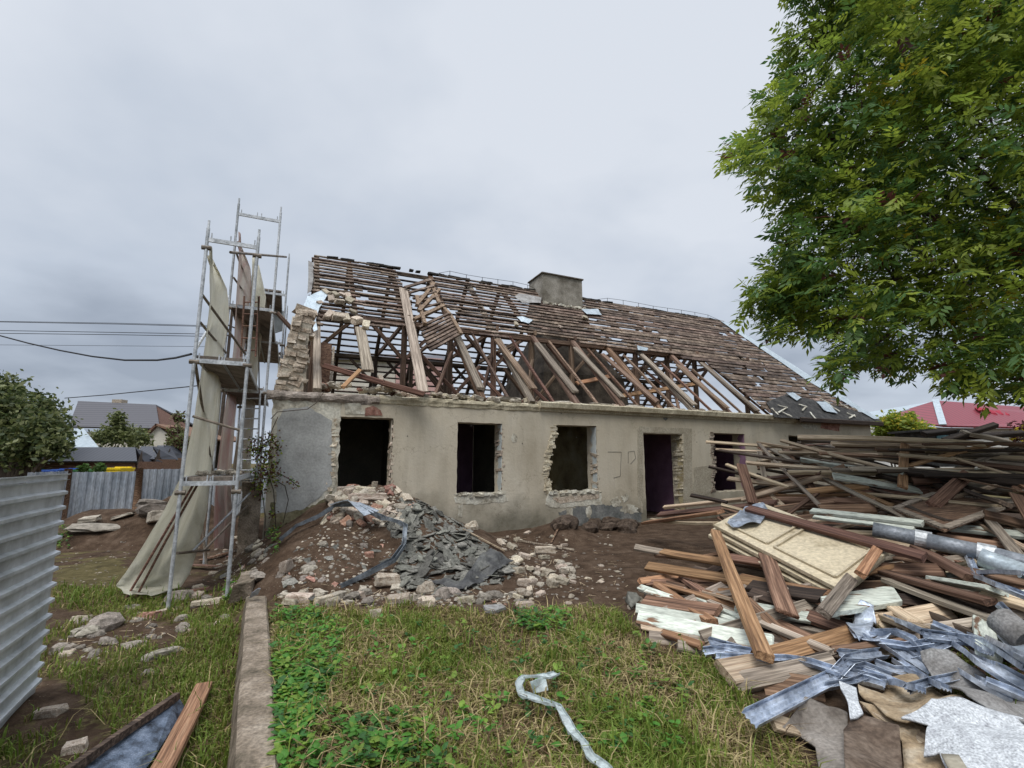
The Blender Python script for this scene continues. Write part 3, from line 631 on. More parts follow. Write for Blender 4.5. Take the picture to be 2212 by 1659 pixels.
# far slope battens, thin and regular
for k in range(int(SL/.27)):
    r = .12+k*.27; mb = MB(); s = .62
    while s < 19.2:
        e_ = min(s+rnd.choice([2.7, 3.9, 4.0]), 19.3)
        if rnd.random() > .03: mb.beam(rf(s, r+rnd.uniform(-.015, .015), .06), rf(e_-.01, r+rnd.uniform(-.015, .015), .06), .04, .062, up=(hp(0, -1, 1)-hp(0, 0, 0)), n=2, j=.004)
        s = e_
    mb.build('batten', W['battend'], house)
UPR = RN
for i, s in enumerate(RAFT):
    mb = MB()
    full = i not in (1, 2)
    if i == 1: mb.beam(rs(s, .1, -.05), rs(s, 4.6, -.05), .12, .15, up=RN, n=6, j=.004)
    elif i == 2: mb.beam(rs(s, .1, -.05), rs(s, 3.9, -.05), .12, .15, up=RN, n=6, j=.004)
    else: plank(rs(s, .0, -.05), rs(s+rnd.uniform(-.05, .05), SL+.02, -.02), .17 if i < 9 else .15, .13, ['grey', 'roofw', 'roofw', 'brown'][i % 4], '', up=RN, name='rafter', parent=house)
    if not full: mb.build('rafter', W['roofw'], house)
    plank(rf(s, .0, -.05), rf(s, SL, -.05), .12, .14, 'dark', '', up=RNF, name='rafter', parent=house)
# thinner secondary poles between the rafters in the open part
for i, (s, r0) in enumerate(((5.25, 3.9), (6.55, 4.0), (7.95, 4.1), (9.35, 4.3), (10.75, 4.5), (12.2, 4.8), (13.5, 5.0), (14.75, 4.6))):
    mb = MB(); mb.beam(rs(s-.1, r0-.4, -.1), rs(s+.05, SL-.05, -.06), .065, .065, up=RN, n=6, j=.008); mb.build('lath_pole', W['red'] if i % 2 else W['roofw'], house)
# the broad loose rafter boards seen in front
for i, (u0, v0, u1, v1, w_, mt) in enumerate(((871, 624, 914, 846, .26, 'grey'), (778, 708, 795, 800, .24, 'grey'), (986, 722, 1038, 838, .2, 'grey'), (1074, 735, 1152, 838, .2, 'roofw'), (1160, 742, 1243, 846, .22, 'grey'), (1243, 752, 1344, 858, .17, 'grey'), (1300, 765, 1420, 868, .2, 'roofw'), (1388, 768, 1500, 874, .19, 'grey'), (1465, 790, 1570, 880, .17, 'roofw'), (1515, 785, 1636, 886, .17, 'grey'))):
    plank(rp(u0, v0, .10), rp(u1, v1, .12), .26 if i < 2 else w_, .06, mt, '', up=RN, name='rafter_board', parent=house, ragged=.08)
for i, (u0, v0, u1, v1, w_, mt, o_) in enumerate(((830, 828, 915, 852, .2, 'red', .25), (700, 790, 900, 848, .15, 'red', .15), (1440, 960, 1440, 960, .1, 'tan', 0),)):
    if i == 2: continue
    plank(rp(u0, v0, o_), rp(u1, v1, o_), w_*.8, .12, mt, '', up=UZ, name='fallen_beam', parent=house, ragged=.06)
plank(rp(742, 835, .3), rp(775, 802, .32), .09, .05, 'orange', '', up=RN, name='splintered_board', parent=house, ragged=.15)
mb = MB(); mb.beam(rp(825, 822, .05), rp(820, 812, .05), .1, .06, up=RN); mb.beam(hp(1.1, .6, 3.2), hp(1.16, 1.2, 4.35), .05, .05, up=NN); mb.build('loose_pole', W['grey'], house)
# purlins, plates, posts and braces of the trusses
def hbeam(name, a, b_, w_, h_, mt='dark', n=4, up=UZ, j=.004):
    return plank(a, b_, w_, h_, mt, '', up=up, name=name, parent=house, ragged=.01)
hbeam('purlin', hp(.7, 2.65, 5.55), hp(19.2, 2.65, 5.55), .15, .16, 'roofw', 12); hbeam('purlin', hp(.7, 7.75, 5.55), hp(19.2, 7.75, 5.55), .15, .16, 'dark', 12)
hbeam('ridge_board', hp(.62, HD, 8.06), hp(18.7, HD, 8.06), .05, .14, 'dark', 12)
hbeam('wall_plate', hp(2.4, .28, 3.14), hp(19.6, .28, 3.14), .16, .14, 'red', 12); hbeam('wall_plate', hp(.6, 9.9, 3.14), hp(19.6, 9.9, 3.14), .16, .14, 'dark', 12)
for i, s in enumerate(RAFT):
    if i % 2 == 0 or i in (3, 5, 9):
        for tt in (2.65, 7.75):
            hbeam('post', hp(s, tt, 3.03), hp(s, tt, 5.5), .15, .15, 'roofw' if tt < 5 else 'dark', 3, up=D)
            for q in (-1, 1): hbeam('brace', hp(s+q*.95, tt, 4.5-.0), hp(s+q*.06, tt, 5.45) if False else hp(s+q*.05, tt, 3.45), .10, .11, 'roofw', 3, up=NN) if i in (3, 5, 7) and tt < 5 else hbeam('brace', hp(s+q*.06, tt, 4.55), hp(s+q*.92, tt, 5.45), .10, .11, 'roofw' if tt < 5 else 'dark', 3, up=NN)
        hbeam('collar_beam', hp(s+.08, 2.5, 5.72), hp(s+.08, 7.9, 5.72), .09, .15, 'roofw', 3)
for i, s in enumerate((3.6, 4.9, 6.3, 12.0)):
    hbeam('strut', hp(s, 1.2, 3.05), hp(s+1.15, 2.9, 5.2), .09, .11, 'roofw', 3); hbeam('strut', hp(s+1.1, 1.3, 3.05), hp(s-.2, 2.8, 5.0), .09, .1, 'red', 3)
for (u0, v0, u1, v1) in ((1246, 828, 1322, 812), (1330, 858, 1498, 830), (1150, 865, 1150, 865)):
    if u0 == u1: continue
    hbeam('loose_board', rp(u0, v0, -.35), rp(u1, v1, -.5), .16, .05, 'orange', 3, up=NN+UZ)
# chimney: stack above the ridge and the broad sooty breast below
cs = ((onpl(1212, 640, hp(0, HD-.55, 0), NN)-A).dot(D))
P1 = onpl(1172, 640, hp(0, HD-.7, 0), NN); P2 = onpl(1259, 658, hp(0, HD-.7, 0), NN); s0c = (P1-A).dot(D); s1c = (P2-A).dot(D); ztop = onpl(1172, 590, hp(0, HD-.7, 0), NN).z
def frustum(name, a, b_, mat, parent=None):
    vs = [hp(*p) for p in a+b_]; fs = [(0, 1, 2, 3)[::-1], (4, 5, 6, 7)]+[(i, (i+1) % 4, 4+(i+1) % 4, 4+i) for i in range(4)]
    o = hm(name, vs, fs, mat, parent=parent); bm = bmesh.new(); bm.from_mesh(o.data); bmesh.ops.recalc_face_normals(bm, faces=bm.faces); bm.to_mesh(o.data); bm.free(); return o
def rq(s0, s1, t0, t1, z): return [(s0, t0, z), (s1, t0, z), (s1, t1, z), (s0, t1, z)]
ch = frustum('chimney', rq(s0c, s1c, HD-.7, HD+.45, 6.4), rq(s0c+.01, s1c-.01, HD-.69, HD+.44, ztop), M_chim)
frustum('chimney_cap', rq(s0c-.045, s1c+.045, HD-.75, HD+.5, ztop), rq(s0c-.03, s1c+.03, HD-.73, HD+.48, ztop+.05), M_sootm, parent=ch)
frustum('chimney_breast', rq(s0c-.95, s1c+.95, 2.95, HD+1.3, 3.03), rq(s0c-.75, s1c+.7, 3.05, HD+1, 4.6), M_sootm)
frustum('chimney_breast', rq(s0c-.745, s1c+.695, 3.06, HD+.98, 4.6), rq(s0c+.02, s1c-.02, HD-.68, HD+.43, 6.45), M_sootm)
mb = MB()
for i in range(26): mb.box(hp(s0c+(s1c-s0c)*rnd.random(), HD-.78-rnd.random()*.1, 7.45+rnd.random()*.07), (.18, .14, .06), Matrix.Rotation(rnd.random()*3, 4, 'Z'), j=.02)
mb.build('mortar_flaunching', M_pale, ch)
# ridge wire on short spikes
def wire_(s0, s1, st):
    mb = MB(); n = int((s1-s0)/st); pts = []
    for i in range(n+1):
        s = s0+(s1-s0)*i/n; pts.append(hp(s, HD-.05, ZR+.23+rnd.uniform(-.02, .02)+(-.2 if i in (0, n) else 0)))
    mb.tube(pts, .008, 5); o = mb.build('lightning_wire', M_cable, house)
    mb = MB()
    for p in pts[1:-1]: mb.tube([p-UZ*.24, p+UZ*.01], .01, 5)
    mb.build('wire_spikes', M_cable, o)
wire_(4.6, 9.0, .62); wire_(11.3, 18.6, .8)
mb = MB()
for i in range(70):
    s = rnd.uniform(1.2, 18.6)
    if s0c-.1 < s < s1c+.1: continue
    mb = MB(); mb.box(hp(s, HD-.05, ZR+.03), (rnd.uniform(.15, .5), .16, .05), Matrix.Rotation(ANG, 4, 'Z') @ Matrix.Rotation(rnd.uniform(-.1, .1), 4, 'Y'), j=.012); mb.build('ridge_cap_piece', M_tar, house)
# verge flashings and torn sheets on the roof
def roofsheet(name, pts, mat, off=.14, sub=3, amp=.02, th=.008, smooth=False, pf=rp):
    P = [pf(u, v, off+rnd.uniform(-.02, .02)) for u, v in pts]
    me = crumple(P, sub, amp, th); me.materials.append(mat); me.name = name
    return me
def crumple(P, sub=3, amp=.03, th=.01, dirv=None, freq=4):
    c = sum(P, Vector())/len(P); nrm = Vector()
    for i in range(len(P)): nrm += (P[i]-c).cross(P[(i+1) % len(P)]-c)
    nrm.normalize()
    if nrm.dot(CAM-c) < 0: nrm = -nrm
    bm = bmesh.new(); vv = [bm.verts.new(p) for p in P]; fc = bm.faces.new(vv)
    bmesh.ops.triangulate(bm, faces=bm.faces[:])
    for _ in range(sub): bmesh.ops.subdivide_edges(bm, edges=bm.edges[:], cuts=1, use_grid_fill=True); bmesh.ops.triangulate(bm, faces=bm.faces[:])
    for v in bm.verts:
        d_ = noise.noise(v.co*freq)+.5*noise.noise(v.co*freq*2.3)
        v.co += nrm*amp*d_*2
    # thickness
    old = bm.faces[:]; g = bmesh.ops.duplicate(bm, geom=bm.verts[:]+bm.edges[:]+bm.faces[:])
    vm = g['vert_map']
    for v in [x for x in g['geom'] if isinstance(x, bmesh.types.BMVert)]: v.co -= nrm*th
    be = [e for e in bm.edges if len(e.link_faces) == 1]
    oldv = set(v for f in old for v in f.verts)
    for e in be:
        if e.verts[0] in oldv:
            a, b_ = e.verts; bm.faces.new((a, b_, vm[b_], vm[a]))
    bmesh.ops.recalc_face_normals(bm, faces=bm.faces)
    me = bpy.data.meshes.new('sheet'); bm.to_mesh(me); bm.free(); return me
for nm, pts, mt, off in (('verge_flashing', [(1557, 694), (1568, 695), (1760, 818), (1900, 904), (1888, 906), (1744, 821)], M_flash, .12),
        ('verge_flashing', [(666, 562), (676, 568), (677, 600), (673, 626), (664, 634), (666, 600)], M_felt, .16),
        ('tar_felt', [(1655, 869), (1699, 850), (1872, 893), (1906, 910), (1780, 907), (1674, 901)], M_tar, .11),
        ('torn_sheet', [(664, 640), (700, 624), (712, 630), (690, 665), (682, 690), (686, 712), (678, 716), (668, 690), (655, 662)], M_flash, .2),
        ('torn_sheet', [(1116, 684), (1128, 683), (1152, 690), (1142, 698), (1126, 694)], M_flash, .15),
        ('torn_sheet', [(1256, 668), (1292, 667), (1300, 680), (1268, 678)], M_flash, .15),
        ('torn_sheet', [(1112, 640), (1122, 633), (1170, 642), (1168, 654), (1128, 654)], M_felt, .15),
        ('torn_sheet', [(1376, 746), (1400, 752), (1398, 757), (1378, 756)], M_flash, .15),
        ('torn_sheet', [(1700, 850), (1712, 848), (1732, 858), (1722, 865)], M_flash, .16),
        ('torn_sheet', [(1764, 867), (1788, 868), (1810, 893), (1780, 886)], M_flash, .16)):
    hme = roofsheet(nm, pts, mt, off, sub=2, amp=.012); link(nm, hme, house)
# white torn strips on the tar felt
mb = MB()
for (u, v, l_, a) in ((1680, 875, 22, .25), (1700, 880, 22, 2.6), (1668, 882, 18, .8), (1725, 873, 20, .3), (1742, 878, 12, 2.4), (1795, 876, 22, .6), (1830, 892, 20, .4), (1846, 896, 14, 2.6), (1750, 890, 18, .9), (1690, 890, 24, .45), (1815, 872, 20, .5), (1770, 860, 26, .45), (1840, 880, 16, .5)):
    mb.beam(rp(u, v, .15), rp(u+l_*math.cos(a), v+abs(l_*math.sin(a)), .17), .05, .02, up=RN, n=3, j=.008)
mb.build('torn_felt_strips', M_pale, house)
hbeam('eaves_board', hp(15.8, -.28, 3.02), hp(20.4, -.28, 3.02), .06, .16, 'dark', 6)
hbeam('eaves_soffit', hp(15.8, -.14, 3.04), hp(20.35, -.14, 3.04), .30, .03, 'dark', 6)
# dormer remains: fold of battens that slid down
mb = MB()
for (u0, v0, u1, v1, w_) in ((875, 621, 930, 604, .12), (884, 632, 936, 618, .1), (892, 645, 942, 630, .07), (897, 655, 945, 640, .07), (902, 668, 950, 655, .07), (905, 738, 972, 678, .0),):
    if w_: mb.beam(rp(u0, v0, .2), rp(u1, v1, .35), .05, w_, up=(hp(0, 1, 1)-hp(0, 0, 0)), n=3, j=.008)
for i in range(8):
    k = i/7; a = (904+26*k, 700+50*k) if True else 0; b_ = (968+22*k, 678+45*k)
    a = (906+22*k, 707+50*k)
    mb.beam(rp(a[0], a[1], .18), rp(b_[0], b_[1], .42), .05, .085, up=(hp(0, 1, 1)-hp(0, 0, 0)), n=3, j=.008)
mb.build('dormer_remains', W['batten'], house)
mb = MB()
for (u0, v0, u1, v1) in ((928, 604, 948, 655), (948, 655, 972, 680), (972, 680, 996, 722), (950, 625, 905, 672), (895, 690, 960, 660), (900, 640, 918, 700), (938, 612, 900, 660)):
    mb.beam(rp(u0, v0, .25), rp(u1, v1, .32), .1, .09, up=RN, n=3, j=.008)
mb.build('dormer_timbers', W['roofw'], house)
# pale bricks and lumps lying on the battens
for i, (u, v, q) in enumerate(((705, 632, .3), (722, 635, .3), (738, 636, .22), (716, 645, .3), (735, 652, .3), (752, 640, .28), (754, 650, .3), (712, 679, .34), (728, 684, .42), (748, 686, .34), (765, 674, .26), (768, 692, .42), (790, 704, .36), (690, 655, .2), (1262, 685, .25), (1115, 700, .2), (1210, 705, .2))):
    put('pale', rp(u, v, .17), q, 'loose_brick', 'pale brick lying loose on the roof battens near the left end' if u < 800 else 'pale lump lying on the roof battens below the chimney', 'brick', 'bricks on the left roof battens' if u < 800 else 'lumps below the chimney', nrm=RN, tilt=.2)
# ------------------------------------------------------------ scaffold
G = -NN; SN = onz(362, 1320, -.3); SWD = .66
scaf = tag(empty('scaffold', SN), 'tall steel tube scaffold with netting standing at the left gable of the ruined house', 'scaffold')
def sp_(k, wv, z): P = SN+G*k+D*wv; return Vector((P.x, P.y, z))
K2 = 3.07; K3 = 6.14; K4 = 9.2
def stube(name, a, b_, r=.024, mt=None, par=None):
    mb = MB(); mb.tube([a, b_], r, 10); return mb.build(name, mt or M_steel, par or scaf)
ytop = lambda u, v, k, wv: ony(u, v, sp_(k, wv, 0).y).z
for (k, wv, zt) in ((0, 0, ytop(448, 493, 0, 0)), (0, SWD, ytop(556, 512, 0, SWD)), (K2, 0, ytop(515, 440, K2, 0)), (K2, SWD+.14, ytop(597, 455, K2, SWD)), (K3, .1, 6.4), (K3, SWD+.3, ytop(612, 557, K3, SWD+.3)), (K4, .1, 6.3), (K4, SWD+.3, 6.6)):
    o = stube('standard_post', sp_(k, wv, -.32), sp_(k, wv, zt))
    stube('post_spigot', sp_(k, wv, zt), sp_(k, wv, zt+.12), .017, None, o)
    for z in (1.2, 3.0, 4.7):
        mb = MB(); mb.tube([sp_(k, wv-.06, z), sp_(k, wv+.06, z)], .034, 8); mb.build('coupler', M_dsteel, o)
for (k, z, w1) in ((0, 4.83, SWD), (0, 3.02, SWD), (0, 1.32, SWD), (K2, ytop(520, 462, K2, 0), SWD+.14), (K2, 4.75, SWD+.14), (K2, 3.02, SWD+.14), (K2, 1.32, SWD+.14), (K3, 6.1, SWD+.3), (K3, 4.75, SWD+.3)):
    mb = MB(); mb.beam(sp_(k, 0, z), sp_(k, w1, z-.0), .03, .06, n=2)
    for q in (.08, .45, .55, .93): mb.tube([sp_(k, w1*q, z), sp_(k, w1*q, z+.11)], .009, 6)
    mb.build('transom', M_steel, scaf)
for (k0, k1, z, w1) in ((0, K2, 3.08, SWD), (0, K2, 1.38, SWD), (K2, K3, 4.78, SWD+.15), (K2, K3, 3.08, SWD+.1), (K3, K4, 6.2, SWD+.2), (K3, K4, 4.78, SWD+.2)):
    for j in range(2):
        mb = MB(); a = sp_(k0+.03, w1*(.26+.48*j), z); b_ = sp_(k1-.03, w1*(.26+.48*j), z); mb.beam(a, b_, w1*.46, .045, n=2); o = mb.build('deck_board', M_deck, scaf)
        mb = MB()
        for q in (-1, 1): mb.beam(a+D*(q*w1*.235)-UZ*.01, b_+D*(q*w1*.235)-UZ*.01, .02, .075)
        mb.build('deck_rim', M_steel, o)
for (u0, v0, y0, u1, v1, y1, r, mt) in ((437, 637, 6.72, 530, 765, 8.6, .02, M_dsteel), (433, 697, 6.72, 488, 762, 8.9, .02, M_dsteel), (421, 757, 6.72, 494, 640, 9.3, .02, M_steel), (421, 780, 6.74, 459, 1020, 9.2, .022, M_dsteel), (416, 899, 6.74, 520, 930, 7.0, .018, M_dsteel),
        (510, 545, 9.4, 545, 640, 11.5, .02, M_dsteel), (505, 600, 9.4, 540, 650, 11.5, .02, M_dsteel), (498, 545, 7.0, 618, 555, 10.2, .022, M_dsteel), (383, 1195, 6.8, 452, 1188, 9.0, .02, M_dsteel), (416, 1190, 8.0, 541, 1064, 9.6, .018, M_steel), (440, 1190, 8.5, 541, 1085, 9.8, .018, M_dsteel),
        (430, 1065, 9.2, 447, 1230, 9.3, .022, M_dsteel), (558, 640, 7.2, 560, 870, 9.9, .012, M_dsteel)):
    stube('brace_tube', ony(u0, v0, y0), ony(u1, v1, y1), r, mt)
def ladder(u0, u1, v0, v1, y, n, mt, rr=.014):
    l = empty_child('ladder', scaf, ony((u0+u1)/2, v1, y))
    a, b_, c, d_ = ony(u0, v0, y), ony(u0-8, v1, y), ony(u1, v0, y), ony(u1-8, v1, y)
    for p, q in ((a, b_), (c, d_)): stube('ladder_rail', p, q, .018, mt, l)
    for i in range(n):
        mb = MB(); mb.tube([a.lerp(b_, (i+.5)/n), c.lerp(d_, (i+.5)/n)], rr, 6); mb.build('rung', mt, l)
def empty_child(name, par, P):
    o = bpy.data.objects.new(name, None); col.objects.link(o); o.parent = par; o.matrix_basis = PW(par).inverted() @ Matrix.Translation(P); return o
ladder(528, 560, 640, 770, 9.4, 5, W['red'])
ladder(528, 562, 850, 1050, 9.6, 9, M_steel)
def netting(name, rws, mat, lab, th=.004, cols=14, wav=.075):
    """rws: (v, uL, uR, YL, YR) pixel rows -> 3D cloth"""
    vs = []; fs = []; rws = [tuple(r)+(0,)*(6-len(r)) for r in rws]; n = len(rws); sub = 5; R_ = []
    for i in range(n-1):
        for q in range(sub if i < n-2 else sub+1):
            k = q/sub; R_.append([rws[i][j]*(1-k)+rws[i+1][j]*k for j in range(len(rws[0]))])
    for i, (v, ul, ur, yl, yr, *tl) in enumerate(R_):
        for j in range(cols+1):
            k = j/cols; p = ony(ul+(ur-ul)*k, v+(tl[0] if tl else 0)*k, yl+(yr-yl)*k)
            p += NN*(wav*math.sin(k*11+i*.1)+1.1*wav*ns(k*6, i*.22, 2)+.5*wav*ns(k*14, i*.5, 6))+D*(wav*.6*math.sin(k*9+i*.13))
            vs.append(p)
    c = cols+1
    for i in range(len(R_)-1):
        for j in range(cols): fs.append((i*c+j, i*c+j+1, (i+1)*c+j+1, (i+1)*c+j))
    me = mesh(name, vs, fs, mat, smooth=True); M = recenter(me); o = link(name, me, None, M)
    md = o.modifiers.new('solid', 'SOLIDIFY'); md.thickness = th
    tag(o, lab, 'netting'); return o
netting('debris_net', [(530, 451, 456, 6.75, 6.9, 40), (600, 449, 489, 6.8, 8.3, 25), (650, 447, 499, 6.8, 8.9, 40), (750, 437, 490, 6.85, 8.9), (900, 417, 478, 6.9, 8.9), (1020, 398, 459, 6.95, 8.9), (1100, 362, 446, 7.0, 8.7), (1180, 316, 425, 7.1, 8.3), (1240, 275, 402, 7.2, 7.7), (1268, 250, 385, 7.25, 7.5), (1285, 262, 330, 7.0, 7.1)], M_net, 'beige debris netting hanging down the outer side of the scaffold to the grass')
netting('debris_net', [(500, 515, 518, 9.4, 9.5, 40), (560, 513, 540, 9.4, 10.6, 20), (650, 505, 548, 9.4, 11.5), (760, 500, 530, 9.5, 11.6), (900, 482, 512, 9.6, 11.8), (1040, 467, 500, 9.7, 11.8), (1120, 466, 500, 9.7, 11.0), (1185, 468, 492, 9.9, 10.6)], M_netp, 'pinkish grey netting hanging behind the second scaffold frame', cols=10)
netting('debris_net', [(555, 545, 556, 10.6, 11, 20), (640, 540, 575, 10.8, 12), (750, 532, 565, 10.8, 12), (880, 520, 555, 10.8, 12), (1010, 500, 545, 10.8, 12), (1060, 500, 540, 10.9, 12)], M_net, 'pale netting strip hanging nearest the house corner behind the scaffold ladder', cols=8)
for (u, v, k) in ((583, 672, 0),):
    me = crumple([ony(583, 668, 14), ony(614, 672, 14.5), ony(612, 715, 14.5), ony(588, 722, 14)], 2, .02, .02); me.materials.append(M_bluew); me.name = 'white_panel'
    tag(link('white_panel', me, None, recenter(me)), 'white panel hung on the far end of the scaffold', 'panel')
def rod(name, pts, r, mat, lab, cat, n=7, group=None):
    mb = MB(); mb.tube(pts, r, n); o = mb.build(name, mat, local=True, smooth=True); return tag(o, lab, cat, group)
for i in range(2): rod('rusty_pole', [ony(417+i*9, 1048, 6.9), ony(345+i*12, 1170, 6.6), ghit(272+i*20, 1296)+UZ*.02], .016, W['red'], ['dark red pole leaning from the lower scaffold deck to the grass, left of a pair', 'dark red pole leaning from the lower scaffold deck to the grass, right of a pair'][i], 'pole')
# deck litter
for i in range(26):
    k = rnd.uniform(.1, 2.9); put(rnd.choice(['pale', 'plaster', 'slate', 'plump']), sp_(k, rnd.uniform(.08, .58), 1.44), rnd.uniform(.06, .16), 'rubble_lump', 'small rubble lying on the lower scaffold deck', 'rubble', 'rubble on the lower scaffold deck')
# ------------------------------------------------------------ wires
for i, (pts, y0, y1, r) in enumerate((([(-200, 691), (0, 695.5), (250, 700), (470, 706)], 45, 45, .028), ([(-200, 689), (0, 694), (250, 698), (470, 704)], 46, 46, .025), ([(-200, 711), (0, 714), (250, 718), (470, 722)], 45, 45, .03), ([(-200, 717), (0, 720), (250, 723), (470, 727)], 45, 45, .03), ([(-200, 743), (0, 745), (250, 747), (470, 749)], 46, 46, .018), ([(-150, 705), (0, 725), (60, 741), (130, 757), (200, 770), (270, 778), (340, 778), (380, 773), (413, 765)], 13, 6.75, .017), ([(140, 860), (230, 853), (330, 843), (430, 833), (480, 829)], 24, 16, .02))):
    P = [ony(u, v, y0+(y1-y0)*j/(len(pts)-1)) for j, (u, v) in enumerate(pts)]
    rod('overhead_wire', P, r, M_cable, ['uppermost thin overhead wire left of the scaffold', 'thin overhead wire just above its close neighbour, at the top', 'middle overhead wire, upper of a close pair', 'middle overhead wire, lower of a close pair', 'faint overhead wire lowest of the level ones', 'thick black cable sagging to the near scaffold post', 'wire sloping from the left tree up to the scaffold'][i], 'wire')
P = ony(470, 1000, 45.4); P.z = gz(P.x, P.y); up_ = tag(empty('utility_pole', P), 'wooden utility pole far behind the scaffold carrying the level wires', 'pole')
mb = MB(); mb.tube([P, P+UZ*16.2], .16, 9, taper=[.2, .12]); mb.build('pole_shaft', M_bark, up_)
for z_ in (14.6, 13.6): mb = MB(); mb.beam(Vector((P.x-.1, P.y-.9, z_)), Vector((P.x+.1, P.y+.9, z_)), .1, .1); mb.build('cross_arm', M_bark, up_)
# ------------------------------------------------------------ fences
def corr_sheet(name, a, b_, z0, z1, mat, vertical, pitch, amp, parent=None, M=None):
    a = Vector((a.x, a.y, 0)); b_ = Vector((b_.x, b_.y, 0)); d = (b_-a); Ln = d.length; d = d/Ln; nn = Vector((d.y, -d.x, 0)); vs = []; fs = []
    if vertical:
        prof = []; x = 0
        while x < Ln: prof += [(x, 0), (min(Ln, x+pitch*.45), 0), (min(Ln, x+pitch*.6), amp), (min(Ln, x+pitch*.85), amp)]; x += pitch
        for x, o in prof:
            for z in (z0, z1): vs.append(a+d*x+nn*o+UZ*(z+rnd.uniform(-.01, .01)))
        n = len(prof); fs = [(2*i, 2*i+2, 2*i+3, 2*i+1) for i in range(n-1)]
    else:
        prof = []; z = z0
        while z < z1-.001: prof += [(z, 0), (min(z1, z+pitch*.58), 0), (min(z1, z+pitch*.72), amp), (min(z1, z+pitch*.9), amp)]; z += pitch
        nseg = 10
        for z, o in prof:
            for i in range(nseg+1): vs.append(a+d*(Ln*i/nseg)+nn*(o+.012*ns(i*.7, z, 3, 1.5))+UZ*(z+.008*ns(i, z)))
        n = len(prof); c = nseg+1
        fs = [(j*c+i, j*c+i+1, (j+1)*c+i+1, (j+1)*c+i) for j in range(n-1) for i in range(nseg)]
    me = mesh(name, vs, fs, mat); o = link(name, me, parent); md = o.modifiers.new('solid', 'SOLIDIFY'); md.thickness = .003; return o
E1 = onz(80, 1500, -.3); E2 = onz(0, 1582, -.3); dv = (E2-E1).normalized()
zt = ony(130, 1035, E1.y).z
nf = tag(empty('corrugated_fence', E1), 'near fence of ribbed grey steel sheet at the left edge', 'fence')
ef = E1+dv*3.6
corr_sheet('corrugated_sheet', ef, E1+Vector((-.02, 0, 0)), -.3, zt, M_corr, False, .128, .034, nf)
o = corr_sheet('top_trim', ef, E1, zt-.0, zt+.05, M_corr, False, .06, .02, nf)
for q in (.1, 1.9, 3.5):
    mb = MB(); P = E1+dv*q+Vector((dv.y, -dv.x, 0))*.09; P = E1+dv*q-Vector((-dv.y, dv.x, 0))*-.0; nn_ = Vector((-dv.y, dv.x, 0)); nn_ = nn_ if nn_.dot(CAM-E1) < 0 else -nn_
    mb.beam(E1+dv*q+nn_*.08+UZ*-.4, E1+dv*q+nn_*.08+UZ*(zt-.05), .1, .1, up=dv); mb.build('fence_post', W['grey'], nf)
ff = tag(empty('corrugated_fence', onz(160, 1137, -.3)), 'far fence of ribbed steel sheets between log posts beyond the dirt pile', 'fence')
F0 = onz(110, 1140, -.3); F1 = onz(150, 1138, -.3); F2 = onz(303, 1120, -.3); 
yy = F1.y; ztf = ony(160, 1020, yy).z
def fpt(u, y): P = ony(u, 1000, y); return Vector((P.x, P.y, 0))
Pf = [fpt(60, 12), fpt(150, 14.2), fpt(304, 15.4), fpt(410, 16.2), fpt(560, 17.5), fpt(640, 18)]
for i in range(5): corr_sheet('corrugated_sheet', Pf[i]+(Pf[i+1]-Pf[i]).normalized()*.08, Pf[i+1]-(Pf[i+1]-Pf[i]).normalized()*.08, -.3, [1.36, 1.33, 1.40, 1.42, 1.42][i], M_corr2, True, .19, .03, ff)
for i in range(1, 6):
    mb = MB(); mb.tube([Pf[i]+UZ*-.4, Pf[i]+UZ*.5+D*.02, Pf[i]+UZ*1.43], .1, 9, taper=[.11, .1, .09]); mb.build('log_post', W['brown'], ff, smooth=True)
# concrete slabs and rocks on the dirt pile by the fence
for i, (u, v, w_, h_, dd, yaw) in enumerate(((210, 1148, .95, .55, .10, .5), (200, 1128, .5, .3, .14, 0), (345, 1112, .8, .45, .25, .3), (352, 1122, .5, .35, .3, .9), (325, 1096, .5, .3, .2, .5), (270, 1120, .5, .28, .08, 0))):
    P = ghit(u, v); put('plaster' if i % 2 else 'stone', P+UZ*.08, 1, 'concrete_chunk', '%s on the dirt pile before the far fence' % ['tilted grey slab at the left foot', 'small grey block behind the tilted slab', 'big pale rock at the right end', 'rough rock beside the big pale one', 'flat rock on the crest', 'thin slab in the middle'][i], 'rubble', sc3=(w_*1.2, h_*1.2, dd*2), yaw=yaw, tilt=.35)
# ------------------------------------------------------------ background left
def prism(name, pts, y, dep, mat, parent=None, lab=None, cat=None, pf=None):
    P = [ony(u, v, y) for u, v in pts]; n = len(P); Q = [p+Vector((0, dep, 0)) for p in P]
    fs = [tuple(range(n)), tuple(range(2*n-1, n-1, -1))]+[(i, (i+1) % n, n+(i+1) % n, n+i) for i in range(n)]
    me = mesh(name, P+Q, fs, mat); bm = bmesh.new(); bm.from_mesh(me); bmesh.ops.recalc_face_normals(bm, faces=bm.faces); bm.to_mesh(me); bm.free()
    return link(name, me, parent)
def tilemat(name, c, n=20, axis_=2, rough=.6, dirn='Z'):
    m = bpy.data.materials.new(name); m.use_nodes = True; N = m.node_tree.nodes; L = m.node_tree.links; b = N['Principled BSDF']; b.inputs['Roughness'].default_value = rough
    t = N.new('ShaderNodeTexCoord'); wv = N.new('ShaderNodeTexWave'); wv.bands_direction = dirn; wv.inputs['Scale'].default_value = n; wv.inputs['Distortion'].default_value = .3; L.new(t.outputs['Object'], wv.inputs['Vector'])
    r = N.new('ShaderNodeValToRGB'); L.new(wv.outputs[0], r.inputs[0]); r.color_ramp.elements[0].color = (*[x*.6 for x in c], 1); r.color_ramp.elements[0].position = .05; r.color_ramp.elements[1].position = .3; r.color_ramp.elements[1].color = (*c, 1)
    L.new(r.outputs[0], b.inputs['Base Color']); return m
